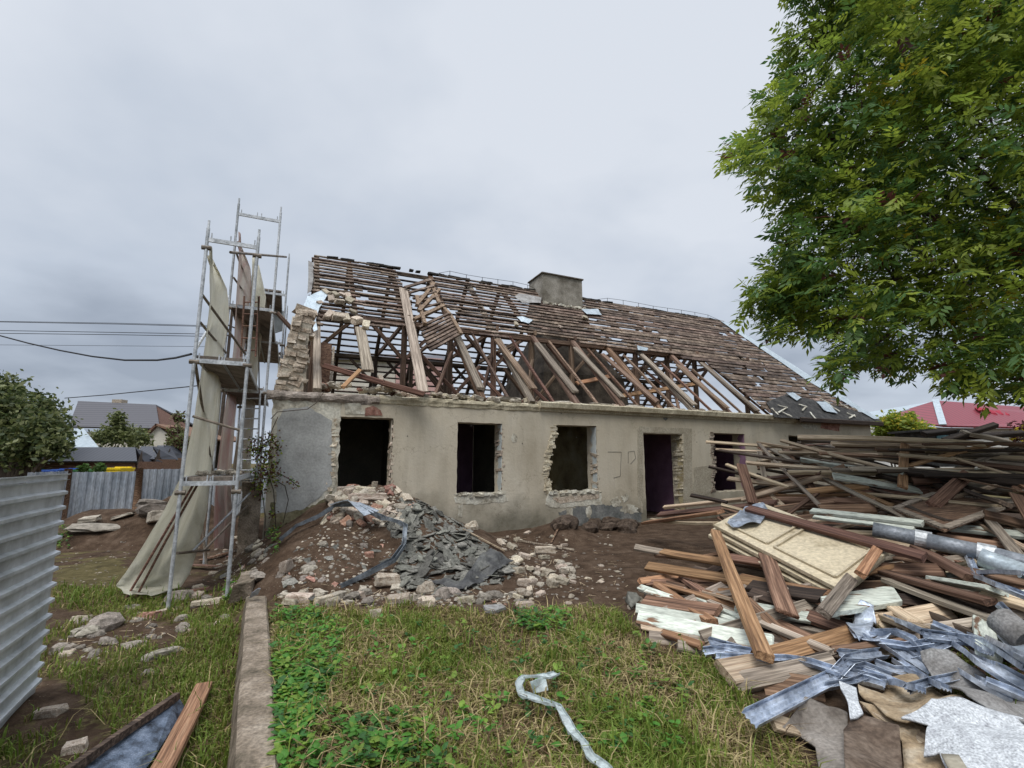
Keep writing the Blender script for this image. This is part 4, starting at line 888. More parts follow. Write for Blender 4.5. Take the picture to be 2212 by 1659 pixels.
M_gtile = tilemat('grey_roof_tiles', (.085, .083, .095), 1.3)
M_shroof = tilemat('shed_roofing', (.055, .06, .075), 1.5, dirn='X')
M_redroof = tilemat('red_sheet_roof', (.22, .034, .05), .9, dirn='X', rough=.45)
M_wallw = pm('white_house_wall', [(.48, .47, .44), (.62, .61, .58)], 1, var=0)
M_wallc = pm('cream_house_wall', [(.50, .47, .40), (.60, .57, .50)], 1, var=0)
M_wallp = pm('pink_house_wall', [(.45, .27, .25), (.52, .34, .31)], 1, var=0)
def bld(name, P, lab): return tag(empty(name, P), lab, 'house')
def qd(name, P, mat, parent, th=.15):
    nrm = (P[1]-P[0]).cross(P[2]-P[0]).normalized(); n = len(P); Q = [p-nrm*th for p in P]
    return link(name, mesh(name, P+Q, [tuple(range(n)), tuple(range(2*n-1, n-1, -1))]+[(i, n+i, n+(i+1) % n, (i+1) % n) for i in range(n)], mat), parent)
h1 = bld('house', onz(250, 1030, 0), 'distant house with a steep grey tiled roof above the sheds')
y1 = 46
a, b_, c, d_ = ony(169, 866, y1+4), ony(337, 874, y1+4), ony(345, 925, y1), ony(148, 921, y1)
qd('roof', [d_, c, b_, a], M_gtile, h1); e_ = Vector((c.x, y1+8, c.z)); f_ = Vector((d_.x, y1+8, d_.z)); qd('roof', [a, b_, e_, f_], M_gtile, h1)
g0 = [Vector((d_.x+.5, y1+.6, 0)), Vector((c.x-.5, y1+.6, 0)), Vector((c.x-.5, y1+7.4, 0)), Vector((d_.x+.5, y1+7.4, 0))]
mb = MB(); mb.add([p for p in g0]+[p+UZ*(c.z-.3) for p in g0], [(0, 1, 5, 4), (1, 2, 6, 5), (2, 3, 7, 6), (3, 0, 4, 7)]); mb.build('wall', M_wallc, h1)
mb = MB(); xx = c.x-.45; mb.add([Vector((xx, y1+.6, c.z-.3)), Vector((xx, y1+7.4, c.z-.3)), Vector((b_.x-.1, y1+4, b_.z-.2)), Vector((xx+.2, y1+.6, c.z-.3)), Vector((xx+.2, y1+7.4, c.z-.3)), Vector((b_.x+.1, y1+4, b_.z-.2))], [(0, 1, 2), (3, 5, 4), (0, 3, 4, 1), (1, 4, 5, 2), (2, 5, 3, 0)]); mb.build('gable', W['red'], h1)
mb = MB(); P = ony(258, 874, y1+4.4); mb.box(P+UZ*-.2, (1.0, .8, 1.4)); mb.build('chimney', M_brick, h1)
h2 = bld('house', onz(130, 1020, 0), 'low building with a pale blue sheet roof behind the left tree')
qd('roof', [ony(90, 972, 33), ony(215, 968, 33), ony(180, 925, 37), ony(100, 935, 37)], M_flash, h2)
prism('wall', [(100, 972), (212, 968), (212, 1040), (100, 1040)], 33.2, 5, M_wallw, h2)
h3 = bld('house', onz(350, 1020, 0), 'far cream gabled house with a dull red roof beside the autumn shrub')
prism('wall', [(305, 945), (336, 917), (372, 945), (372, 1015), (305, 1015)], 40, 8, M_wallc, h3)
qd('roof', [ony(303, 947, 39.7), ony(336, 915, 39.7), ony(336, 915, 39.7)+Vector((0, 8, 0)), ony(303, 947, 39.7)+Vector((0, 8, 0))], W['red'], h3)
qd('roof', [ony(336, 915, 39.7), ony(420, 945, 39.7), ony(420, 945, 39.7)+Vector((0, 8, 0)), ony(350, 915, 39.7)+Vector((0, 8, 0))], W['red'], h3)
def shed(u0, u1, ug, vt, vb, y, lab, wm, gr=958):
    s_ = tag(empty('shed', ony(u1, 1035, y)), lab, 'shed')
    # long roof slope facing us and gable at the right end
    A0, B0 = ony(u0, vb, y), ony(ug, vb, y); A1, B1 = ony(u0+15, vt, y+1.3), ony(ug-4, vt, y+1.3); dB = (B1-B0)
    C0 = ony(u1, vb+2, y+1.6)
    qd('roof', [A0, B0, B1, A1], M_shroof, s_, .08); qd('roof', [B0*1.0, C0, B1+Vector((.0, 0, .02)), B0+Vector((0, 0, .01))] if False else [B1, C0, C0+Vector((.1, 1.2, 0)), A1+Vector((0, 2.4, -.0))], M_shroof, s_, .08)
    prism('wall', [(u0+6, vb+1), (ug-4, vb+1), (ug-4, 1040), (u0+6, 1040)], y+.15, 1.8, wm, s_)
    # gable end
    P = [Vector((B0.x-.05, y+.1, 0)), Vector((C0.x-.1, C0.y, 0))]
    mb = MB(); T = (B0+C0)/2+UZ*(B1.z-B0.z)*.92; mb.add([P[0]-UZ*.3, P[1]-UZ*.3, Vector((P[1].x, P[1].y, B0.z-.03)), T-UZ*.06, Vector((P[0].x, P[0].y, B0.z-.03))], [(0, 1, 2, 3, 4)]); mb.build('gable', W['dark'], s_)
shed(56, 312, 296, 966, 996, 24, 'long wooden shed with dark roof behind the far fence, nearest the left tree', W['brown'])
shed(290, 350, 334, 964, 991, 26, 'small wooden shed with dark roof, second in the row behind the fence', W['brown'])
shed(325, 372, 358, 962, 988, 28, 'small wooden shed with dark roof, third in the row behind the fence', W['brown'])
shed(350, 384, 375, 960, 984, 30, 'last shed of the row, its dark roof just left of the scaffold', W['red'])
def simplebin(u, v, y, mat, lab, w_=.6):
    P = ony(u, v, y); P.z = gz(P.x, P.y); b = tag(empty('wheelie_bin', P), lab, 'bin'); zt_ = ony(u, v, y).z
    mb = MB(); h_ = zt_-P.z
    vs = [(-w_*.4, -.28, 0), (w_*.4, -.28, 0), (w_*.4, .28, 0), (-w_*.4, .28, 0), (-w_*.5, -.35, h_-.08), (w_*.5, -.35, h_-.08), (w_*.5, .35, h_-.08), (-w_*.5, .35, h_-.08)]
    mb.add([P+Vector(q) for q in vs], [(3, 2, 1, 0), (4, 5, 6, 7), (0, 1, 5, 4), (1, 2, 6, 5), (2, 3, 7, 6), (3, 0, 4, 7)]); mb.build('bin_body', mat, b)
    mb = MB(); mb.box(P+UZ*(h_-.04), (w_*1.06, .76, .07)); mb.box(P+UZ*(h_+.0)+Vector((0, .3, 0)), (w_*.8, .08, .06)); mb.build('bin_lid', mat, b)
M_pb = pm('blue_plastic', [(.02, .06, .25), (.04, .1, .35)], 3, rough=.4, var=0, bump=0); M_py = pm('yellow_plastic', [(.7, .5, .01), (.8, .6, .03)], 3, rough=.4, var=0, bump=0); M_pg = pm('green_plastic', [(.03, .10, .03), (.06, .16, .05)], 3, rough=.4, var=0, bump=0)
simplebin(128, 1014, 19, M_pb, 'dark blue bin behind the far fence, leftmost of the bins'); simplebin(148, 1013, 19.6, M_pb, 'blue bin behind the far fence, next to the green one'); simplebin(196, 1014, 19.6, M_pg, 'wide dark green bin behind the far fence', 1.2); simplebin(254, 1010, 19.6, M_py, 'yellow bin behind the far fence', .8)
# vegetation helper: leaf cards in a volume
def leafobj(name, pts, size, mats, wts, parent=None, asp=.5, M=None):
    vs = []; fs = []; mi = []
    for p in pts:
        d = Vector((rnd.gauss(0, 1), rnd.gauss(0, 1), rnd.gauss(0, .7))).normalized(); s = d.cross(Vector((rnd.gauss(0, 1), rnd.gauss(0, 1), rnd.gauss(0, 1)))).normalized(); L_ = size*rnd.uniform(.6, 1.3)
        b = len(vs); vs += [p-d*L_/2, p+s*L_*asp/2, p+d*L_/2, p-s*L_*asp/2]; fs.append((b, b+1, b+2, b+3))
    mi = rnd.choices(range(len(mats)), wts, k=len(fs))
    return link(name, mesh(name, vs, fs, mats, mi), parent, M)
def crown_pts(blobs, n, edge=.55):
    o = []; tot = sum(b[3]**2 for b in blobs)
    for (x, y, z, r) in blobs:
        for _ in range(int(n*r*r/tot)):
            d = Vector((rnd.gauss(0, 1), rnd.gauss(0, 1), rnd.gauss(0, 1))).normalized(); k = rnd.random()**.5*(1+.9*ns(d.x*2+x, d.y*2, d.z*2+z, 2.2)+.45*ns(d.x*5+x, d.y*5, d.z*5+z, 2))
            o.append(Vector((x, y, z))+d*(r*k))
    return o
def plant(name, base, blobs, n, size, mats, wts, lab, cat, trunk=.12, asp=.5):
    t_ = tag(empty(name, base), lab, cat)
    leafobj('crown', crown_pts(blobs, n), size, mats, wts, t_, asp)
    mb = MB()
    for (x, y, z, r) in blobs: mb.tube([base, base.lerp(Vector((x, y, z)), .5)+Vector((rnd.uniform(-.1, .1)*r, 0, 0)), Vector((x, y, z))], trunk, 6, taper=[trunk, trunk*.6, trunk*.25])
    mb.build('trunk', M_bark, t_); return t_
def pb(l, y, dy=1.2): return [(*ony(u, v, y+rnd.uniform(-dy, dy)), ony(u+r, v, y).x-ony(u, v, y).x) for u, v, r in l]
LB = [leafm('far_leaf_dark', (.06, .085, .03), .35), leafm('far_leaf_olive', (.15, .175, .06), .4), leafm('far_leaf_pale', (.24, .26, .12), .4)]
P = ony(30, 1000, 22); P.z = gz(P.x, P.y)
plant('tree', P, pb([(10, 850, 42), (40, 900, 50), (-20, 880, 60), (95, 885, 36), (100, 930, 46), (60, 960, 50), (0, 960, 60), (120, 965, 30), (-60, 930, 70)], 22, 1.5), 15000, .27, LB, [5, 3, 2], 'dark green leafy tree at the left edge behind the fence', 'tree', .25)
for (u, v, blobs, n, sz, mats, wts, lab, y) in ((250, 990, [(255, 905, 16), (262, 935, 24), (240, 940, 22), (290, 945, 22), (215, 945, 16), (310, 950, 16)], 5000, .26, LB, [2, 4, 2], 'bushy green conifer in front of the grey roofed house', 36), (385, 990, [(385, 900, 12), (380, 935, 18), (392, 960, 22), (372, 960, 14)], 2600, .2, [LB[1], LF[5], LB[2]], [4, 4, 3], 'rusty autumn shrub just left of the scaffold', 31), (205, 1030, [(215, 1012, 9), (180, 1012, 8)], 500, .2, [LF[1]], [1], 'low green shrub between the bins behind the far fence', 18.7)):
    P = ony(u, v, y); P.z = gz(P.x, P.y); plant('shrub', P, pb(blobs, y, .5), n, sz, mats, wts, lab, 'shrub', .06)
# neighbour behind the attic openings
h4 = bld('house', ony(800, 1000, 40)-UZ*1.6, 'neighbouring cream and pink house seen through the bare roof battens')
prism('wall', [(600, 765), (854, 775), (854, 1000), (600, 1000)], 40, 8, M_wallc, h4); prism('wall', [(855, 769), (955, 775), (955, 1000), (855, 1000)], 39.8, 8, M_wallp, h4)
qd('roof', [ony(590, 770, 39.5), ony(965, 778, 39.5), ony(965, 768, 45), ony(590, 760, 45)], M_gtile, h4)
# ------------------------------------------------------------ background right
h5 = bld('house', ony(2040, 1000, 32)-UZ*1.6, 'house with a red sheet metal roof beyond the timber heap'); y = 32
ap = ony(2021, 865, y+4); ll = ony(1898, 903, y+5); hb = ony(2037, 919, y); rr = ony(2500, 900, y+5); rb = ony(2560, 930, y+1)
qd('roof', [hb, rb, rr, ap], M_redroof, h5, .12); qd('roof', [ll, hb, ap], M_redroof, h5, .12)
mb = MB(); mb.beam(ap+UZ*.06, hb+UZ*.06, .38, .06); mb.build('hip_cap', M_flash, h5)
prism('wall', [(1920, 917), (2040, 924), (2600, 932), (2600, 1020), (1920, 1020)], y+.8, 6, M_wallw, h5)
mb = MB()
for i in range(9): mb.beam(ony(2110+i*14, 882+i*2.6, y+3), ony(2120+i*14, 889+i*2.6, y+2.4), .28, .16, j=.05)
mb.build('roof_window_box', pm('dark_red_sheet', [(.25, .02, .04), (.32, .03, .05)], 3, var=0), h5)
mb = MB()
for (u0, v0, u1, v1) in ((1935, 905, 1972, 896), (1950, 912, 1992, 900), (1955, 920, 1990, 912), (1915, 898, 1960, 885), (1902, 905, 1940, 893)): mb.beam(ony(u0, v0, y+3), ony(u1, v1, y+3.5), .2, .05, j=.03)
mb.build('loose_roof_sheet', M_flash, h5)
h6 = bld('house', ony(1920, 1000, 42)-UZ*1.6, 'far building with a flat grey blue roof left of the red roof')
qd('roof', [ony(1870, 902, 40), ony(2000, 900, 40), ony(2010, 868, 45), ony(1875, 890, 45)], M_flash, h6); prism('wall', [(1870, 903), (2000, 903), (2000, 1010), (1870, 1010)], 40.5, 4, M_wallw, h6)
P = ony(1935, 960, 19); P.z = 0
plant('shrub', P, pb([(1905, 925, 20), (1930, 915, 24), (1960, 920, 24), (1990, 930, 20), (1925, 950, 30), (1970, 950, 28), (1968, 898, 10)], 19, .5), 6500, .16, [LF[2], LF[4], LF[0]], [6, 2, 3], 'yellow green bush between the ruin and the red roofed house', 'shrub', .05)
for (u, v, blobs, lab) in ((2220, 960, [(2215, 935, 26), (2250, 930, 30), (2190, 950, 16)], 'rust brown shrub at the right edge under the red roof'),):
    P = ony(u, v, 17); P.z = 0; plant('shrub', P, pb(blobs, 17, .4), 1200, .14, [LF[5], LF[4]], [4, 1], lab, 'shrub', .04)
# old trailer and beams behind the heap
tr = tag(empty('trailer', ony(2020, 960, 14)-UZ*1.2), 'dark old trailer with a pale blue panel behind the timber heap', 'trailer')
P0 = ony(2000, 955, 14); P1_ = ony(2080, 955, 14)
mb = MB(); mb.box((P0+P1_)/2+UZ*.0+Vector((0, .5, -.2)), (P1_.x-P0.x, 1.2, 1.0)); mb.box((P0+P1_)/2+UZ*.33+Vector((0, .5, 0)), (P1_.x-P0.x+.3, 1.4, .06)); mb.build('body', M_black, tr)
mb = MB(); mb.box((P0+P1_)/2+Vector((-.12, -.12, .02)), (.36, .03, .34)); mb.build('panel', pm('blue_panel', [(.12, .25, .30), (.2, .36, .42)], 3, var=0), tr)
for q in (0, 1):
    mb = MB(); P = P0.lerp(P1_, .2+.6*q); P.z = .35; mb.tube([P+Vector((0, -.2, 0)), P+Vector((0, 0, 0))], .33, 16); mb.build('wheel', M_black, tr)
sd = lambda u, v, a, b, c: ('upper' if v < c else 'lower')+(' left' if u < a else ' middle' if u < b else ' right')
# ------------------------------------------------------------ climbing plant at the house corner
cp = tag(empty('climbing_plant', hp(-.1, -.15, 0)), 'withered climbing plant with rust and green leaves on the left house corner', 'plant')
pts = []
for (u, v, r, n) in ((560, 960, 20, 170), (585, 950, 16, 120), (575, 990, 26, 260), (560, 1030, 22, 180), (590, 1030, 18, 120), (600, 965, 9, 40), (628, 1040, 8, 24), (640, 1050, 6, 16), (560, 1060, 14, 70), (598, 1150, 18, 110), (595, 1190, 16, 130), (590, 1110, 10, 30), (545, 975, 12, 60)):
    for _ in range(n):
        P = onpl(u+rnd.gauss(0, r*.6), v+rnd.gauss(0, r*.6), A+NN*(.1+rnd.random()*.25), NN); pts.append(P)
leafobj('foliage', pts, .058, [LF[5], LF[2], W['brown'], LF[1]], [2, 3, 4, 2], cp, .7)
mb = MB()
for L_ in ([(568, 1200), (572, 1120), (566, 1050), (572, 980), (585, 930)], [(600, 1195), (594, 1120), (590, 1060), (575, 1010)], [(585, 905), (600, 890), (640, 886), (664, 884), (684, 870), (700, 845)], [(575, 960), (590, 925), (600, 900)], [(598, 1040), (615, 1050), (625, 1080), (612, 1130)], [(600, 1020), (625, 1035), (645, 1052)], [(550, 1060), (556, 1000), (548, 950)]):
    mb.tube([onpl(u+rnd.uniform(-2, 2), v, A+NN*rnd.uniform(.03, .2), NN) for u, v in L_], .009, 5)
mb.build('stems', M_bark, cp)
# concrete corner stub below it
mb = MB(); mb.beam(hp(-.28, .1, -.3), hp(-.26, .1, 1.2), .3, .34, up=D, n=5, j=.02); tag(mb.build('corner_pier', M_conc, local=True), 'weathered concrete pier standing against the left house corner', 'pier')
# ------------------------------------------------------------ concrete kerb wall
vs = []; fs = []; n = 26
for i in range(n+1):
    y = .3+(6.05-.3)*i/n; c = xk(y)+.02; hw = .118+.012*ns(y, 1, 0, 2)
    zt_ = .055+.012*ns(y, 7, 0, 3)
    for (dx, z) in ((-hw-.05, -.5), (-hw-.03+.02*ns(y, 3, 0, 6), -.16), (-hw+.012*ns(y, 5, 2, 7), zt_-.015), (-hw+.03, zt_), (0, zt_+.006*ns(y, 2, 0, 6)), (hw-.02, zt_), (hw+.006*ns(y, 9, 0, 7), zt_-.02), (hw, -.3)): vs.append((c+dx, y, z))
for i in range(n):
    for k in range(7): fs.append((i*8+k, i*8+k+1, i*8+k+9, i*8+k+8))
fs += [tuple(range(8))[::-1], tuple(range(n*8, n*8+8))]
tag(link('kerb_wall', mesh('kerb_wall', vs, fs, M_conc)), 'low mossy concrete kerb wall running from the foreground to the scaffold', 'wall')
P = ghit(545, 1262); mb = MB(); mb.beam(P+Vector((.05, -.35, -.02)), P+Vector((-.2, .35, .0)), .24, .2, n=4, j=.03); tag(mb.build('kerb_chunk', M_conc, local=True), 'short broken length of kerb behind the main kerb wall, by the scaffold foot', 'wall')
P = onz(637, 1500, 0)
me = crumple([onz(540, 1288, .1)+Vector((0, 0, .02)), onz(556, 1286, .1), onz(562, 1276, .2), onz(545, 1278, .18)], 2, .03, .004); me.materials.append(M_alu); tag(link('foil_scrap', me, None, recenter(me)), 'crumpled silver foil on the far end of the kerb wall', 'scrap')
# ------------------------------------------------------------ rubble heap contents
def inpx(poly):
    us = [p[0] for p in poly]; vs_ = [p[1] for p in poly]
    while True:
        u, v = rnd.uniform(min(us), max(us)), rnd.uniform(min(vs_), max(vs_))
        if inpoly(u, v, poly): return u, v
def scatter(kind, n, poly, smin, smax, name, lab, cat, group, tilt=.35, lift=.35, normal=True):
    for _ in range(n):
        u, v = inpx(poly); P = ghit(u, v, 40); s = rnd.uniform(smin, smax)
        kd = rnd.choice(kind) if isinstance(kind, list) else kind
        put(kd, P+UZ*(s*.18*lift), s, name, lab(u, v) if callable(lab) else lab, cat, group(u, v) if callable(group) else group, tilt=tilt, nrm=gnorm(P.x, P.y) if normal else None)
FAN = [(880, 1075), (960, 1090), (1010, 1140), (1060, 1200), (1120, 1235), (1080, 1260), (960, 1290), (860, 1270), (870, 1180), (830, 1130)]
fz = lambda u, v: ('upper' if v < 1150 else ('middle' if v < 1215 else 'lower'))+(' left' if u < 950 else ' right')
scatter('slate', 285, FAN, .11, .29, 'slate_shard', lambda u, v: 'broken grey slate in the %s part of the slate heap' % fz(u, v), 'slate', lambda u, v: 'broken slates, %s of the slate heap' % fz(u, v), tilt=.5, lift=1.2)
def stuffmesh(name, kinds, n, polys, smin, smax, lab, tilt=.6):
    vs = []; fs = []; mi = []; mats = []; 
    for k in kinds:
        mt = LM[k][0].materials[0]
        if mt not in mats: mats.append(mt)
    for _ in range(n):
        k = rnd.choice(kinds); me = rnd.choice(LM[k]); u, v = inpx(rnd.choice(polys)); P = ghit(u, v, 40); s = rnd.uniform(smin, smax)
        R = gnorm(P.x, P.y).to_track_quat('Z', 'Y').to_matrix().to_4x4() @ Matrix.Rotation(rnd.uniform(0, 6.28), 4, 'Z') @ Matrix.Rotation(rnd.uniform(-tilt, tilt), 4, 'X') @ Matrix.Scale(s, 4)
        b = len(vs); vs += [P+R @ vv.co for vv in me.vertices]; fs += [tuple(b+i for i in f.vertices) for f in me.polygons]; mi += [mats.index(me.materials[0])]*len(me.polygons)
    return tag(link(name, mesh(name, vs, fs, mats, mi)), lab, 'rubble', kind='stuff')
SOILH = [(600, 1250), (640, 1180), (700, 1140), (780, 1130), (850, 1180), (860, 1250), (740, 1290), (620, 1290)]
TOPH = [(700, 1130), (725, 1060), (800, 1050), (870, 1065), (900, 1100), (860, 1140), (780, 1135)]
BASE = [(600, 1285), (860, 1278), (1110, 1282), (1180, 1290), (1100, 1310), (620, 1312)]
DB = [(1075, 1165), (1130, 1150), (1230, 1180), (1240, 1260), (1110, 1300), (1120, 1240)]
SCF = [(410, 1170), (560, 1150), (590, 1190), (560, 1260), (500, 1290), (360, 1330), (370, 1290), (470, 1230)]
LFT = [(115, 1360), (300, 1300), (500, 1290), (500, 1340), (330, 1400), (150, 1440)]
stuffmesh('slate_chips', ['slate'], 1500, [FAN], .07, .2, 'layer of small slate chips filling the rubble heap')
stuffmesh('rubble_crumbs', ['slate', 'slate', 'stone', 'stone', 'plump', 'pstone', 'feltbit', 'redtile'], 4200, [SOILH, SOILH, TOPH, TOPH, TOPH, BASE], .015, .075, 'fine crumbs of masonry over the soil of the heap')
stuffmesh('rubble_crumbs', ['stone', 'stone', 'pstone', 'slate'], 2400, [DB, SCF, SCF, LFT, BASE, [(1150, 1160), (1340, 1150), (1350, 1300), (1180, 1300)], [(120, 1180), (420, 1160), (420, 1260), (130, 1280)]], .012, .06, 'fine crumbs of masonry scattered over the yard soil')
scatter(['pale', 'pale', 'red', 'plump', 'pale'], 85, TOPH, .14, .28, 'broken_brick', lambda u, v: 'broken brick on the %s of the heap crest under the first window' % sd(u, v, 760, 840, 1085), 'brick', lambda u, v: 'broken bricks, %s of the heap crest' % sd(u, v, 760, 840, 1085), tilt=.4, lift=1)
scatter(['slate', 'slate', 'stone', 'redtile', 'slate'], 70, SOILH, .07, .22, 'rubble_lump', lambda u, v: 'tile or stone fragment on the soil mound, %s' % sd(u, v, 680, 770, 1210), 'rubble', lambda u, v: 'fragments on the soil mound, %s' % sd(u, v, 680, 770, 1210))
scatter(['pale', 'pstone', 'plump', 'pale'], 56, DB, .08, .22, 'broken_brick', lambda u, v: 'pale broken brick, %s of those right of the slate heap' % sd(u, v, 1130, 1180, 1215), 'brick', lambda u, v: 'pale bricks right of the slate heap, %s' % sd(u, v, 1130, 1180, 1215), tilt=.3, lift=1)
scatter(['pale', 'stone', 'plaster', 'slate'], 46, BASE, .09, .22, 'broken_brick', lambda u, v: 'broken brick along the lawn edge, %s' % ('below the soil mound' if u < 780 else 'below the bent strip' if u < 900 else 'below the slate fan' if u < 1060 else 'below the pale bricks at right'), 'brick', lambda u, v: 'bricks along the foot of the heap, %s' % (0 if u < 780 else 1 if u < 900 else 2 if u < 1060 else 3), tilt=.3, lift=1)
scatter(['stone', 'slate', 'plaster', 'redtile', 'pale'], 80, SCF, .08, .24, 'rubble_lump', lambda u, v: 'rubble lump between the scaffold legs, %s' % sd(u, v, 450, 520, 1230), 'rubble', lambda u, v: 'rubble between the scaffold legs, %s' % sd(u, v, 450, 520, 1230), tilt=.3)
scatter(['stone', 'stone', 'pale', 'stone'], 44, LFT, .06, .2, 'rubble_lump', lambda u, v: 'stone lump in the row of rubble left of the kerb, %s' % ('nearest the fence' if u < 200 else 'middle of the row' if u < 350 else 'nearest the kerb'), 'rubble', lambda u, v: 'row of stones left of the kerb %s' % ('by the fence' if u < 200 else 'in the middle' if u < 350 else 'by the kerb'))
scatter(['plump', 'pale', 'pstone'], 16, [(1150, 1150), (1380, 1180), (1380, 1330), (1150, 1300)], .06, .14, 'rubble_lump', 'small pale lump alone on the dark soil before the door', 'rubble', 'pale lumps on the soil before the door')
# singled-out bricks and stones
for (u, v, k, sc3, yaw, lab) in (
    (721, 1082, 'plump', (.42, .36, .34), 0, 'rounded pale block on the left shoulder of the heap crest'),
    (748, 1062, 'pale', (.42, .36, .36), .3, 'large pale brick lump leaning on the heap beneath the first window'),
    (792, 1062, 'pale', (.42, .34, .3), .1, 'pale brick on the heap crest carrying an upright shard'),
    (810, 1052, 'pale', (.14, .22, .36), .6, 'upright pale shard standing on the highest brick of the heap'),
    (836, 1062, 'pale', (.34, .3, .3), .2, 'pale brick on the heap crest, right of the upright shard'),
    (800, 1080, 'pale', (.95, .5, .45), .3, 'long block of mortared pale brick under the heap crest'),
    (770, 1095, 'red', (.35, .35, .3), .5, 'pinkish brick chunk below the long pale block'),
    (620, 1235, 'pale', (.26, .26, .5), 1.45, 'yellow brick standing on edge on the soil mound left of the bent strip'),
    (800, 1205, 'red', (.2, .25, .3), .4, 'orange brick piece inside the bent metal strip'),
    (655, 1302, 'pale', (.48, .42, .34), .1, 'pale pink block at the lawn edge near the kerb'),
    (845, 1262, 'pale', (.5, .55, .45), .3, 'pale brick chunk below the bent strip at the front of the heap'),
    (862, 1300, 'pale', (.34, .34, .26), .2, 'flat pale brick at the lawn edge below the heap'),
    (922, 1282, 'pstone', (.34, .4, .4), .9, 'yellowish stone lump at the front of the slate fan'),
    (958, 1290, 'stone', (.24, .3, .3), .7, 'grey lump beside the black sheet at the heap foot'),
    (1012, 1302, 'pale', (.32, .25, .25), .05, 'small pale brick lying square at the lawn edge'),
    (1140, 1313, 'pale', (.36, .28, .25), .1, 'rounded pale brick at the lawn edge right of the square one'),
    (1138, 1265, 'pale', (.32, .24, .3), .1, 'oblong pale brick on the soil right of the black sheet'),
    (1180, 1195, 'pale', (.5, .4, .42), .2, 'largest pale brick alone on the soil right of the heap'),
    (1176, 1208, 'pale', (.3, .24, .24), .8, 'pale brick just in front of the largest lone brick'),
    (1020, 1142, 'pstone', (.36, .3, .36), .8, 'pale stone resting on the right shoulder of the slate fan'),
    (814, 1335, 'pale', (.22, .24, .3), .2, 'orange pink brick lying on the grass below the heap'),
    (1065, 1338, 'feltbit', (.36, .3, .8), .1, 'greenish flat stone lying in the grass edge'),
    (1222, 1406, 'red', (.34, .16, .14), 5.8, 'splintered orange fragment lying on the lawn'),
    (1190, 1480, 'pstone', (.11, .12, .14), .4, 'small pale stone beside the plastic strip on the lawn'),
    (662, 1530, 'stone', (.13, .12, .12), .4, 'round grey stone among the weeds by the kerb'),
    (110, 1550, 'pale', (.30, .3, .3), .15, 'pale stone block at the foot of the near fence'),
    (165, 1630, 'pale', (.22, .3, .34), .5, 'white stone behind the foreground metal sheet'),
    (225, 1360, 'stone', (.62, .6, .6), .9, 'large grey slab stone in the row left of the kerb'),
    (190, 1372, 'stone', (.34, .3, .3), .3, 'flat grey stone left of the large slab stone'),
    (128, 1415, 'stone', (.26, .3, .36), .1, 'squarish pale stone near the near fence'),
    (290, 1398, 'stone', (.34, .22, .2), .5, 'low grey stone in the grass patch left of the kerb'),
    (350, 1420, 'stone', (.5, .3, .26), .7, 'grey stone half in grass left of the kerb, larger of two'),
    (318, 1462, 'stone', (.2, .2, .2), .2, 'small pale stone in the dirt left of the kerb'),
    (385, 1295, 'stone', (.55, .42, .4), .2, 'dark grey boulder beside the near scaffold foot'),
    (448, 1305, 'pale', (.55, .36, .26), .3, 'pale flat block between the scaffold and the kerb'),
    (325, 1338, 'red', (.4, .35, .35), .1, 'pinkish block with pale top in the row left of the kerb'),
    (348, 1330, 'pale', (.3, .3, .3), .7, 'yellow brick on the row of rubble left of the kerb'),
    (430, 1290, 'pale', (.3, .3, .3), 1.7, 'small pale block behind the flat block by the kerb'),
    (560, 1250, 'stone', (.5, .4, .3), 1.7, 'stone block on the ground before the house corner')):
    P = ghit(u, v); q_ = .68 if u < 600 else .8; sc3 = tuple(x*q_ for x in sc3); put(k, P+UZ*sc3[2]*(.16), 1, 'stone_block' if k in ('stone', 'plaster') else 'loose_brick', lab, 'brick' if k in ('pale', 'red', 'pstone') else 'stone', sc3=sc3, yaw=yaw, tilt=.12)
# bent metal strips on the heap
def strip(name, pts, w_, mat, lab, cat='metal strip', lip=.05, th=.006, up=UZ, n=4):
    """ribbon through 3D points with a turned lip"""
    P = []
    for i in range(len(pts)-1):
        for q in range(n): P.append(pts[i].lerp(pts[i+1], q/n))
    P.append(pts[-1]); vs = []; fs = []
    for i, p in enumerate(P):
        d = (P[min(i+1, len(P)-1)]-P[max(i-1, 0)]).normalized(); s = d.cross(up).normalized(); u_ = s.cross(d)
        s2 = (s*.75+u_*.66*math.sin(i*.5)*.3).normalized()
        vs += [p-s2*w_/2+u_*lip, p-s2*w_/2, p+s2*w_/2+u_*rnd.uniform(-.01, .01), p+s2*w_/2+u_*lip]
    for i in range(len(P)-1):
        for k in range(3): fs.append((i*4+k, i*4+k+1, i*4+k+5, i*4+k+4))
    me = mesh(name, vs, fs, mat); M = recenter(me); o = link(name, me, None, M); md = o.modifiers.new('solid', 'SOLIDIFY'); md.thickness = th; return tag(o, lab, cat)
def hov(u, v, up_): P = ghit(u, v); return P+UZ*up_
strip('metal_strip', [hov(606, 1182, .1), hov(640, 1155, .12), hov(690, 1138, .16), hov(722, 1124, .22), hov(770, 1130, .28), hov(800, 1152, .3), hov(826, 1166, .3), hov(858, 1172, .28), hov(874, 1182, .28), hov(872, 1212, .2), hov(850, 1236, .14), hov(790, 1262, .1), hov(735, 1278, .04)], .05, pm('dark_weathered_zinc', [(.07, .08, .09), (.15, .17, .19), (.27, .30, .33)], 6, rough=.5, metal=.3), 'bent pale metal strip looping over the soil mound of the heap')
strip('metal_strip', [hov(720, 1126, .28), hov(762, 1128, .34), hov(800, 1156, .34)], .26, M_corr2, 'wide galvanised end of the bent strip on the soil mound', lip=.01)
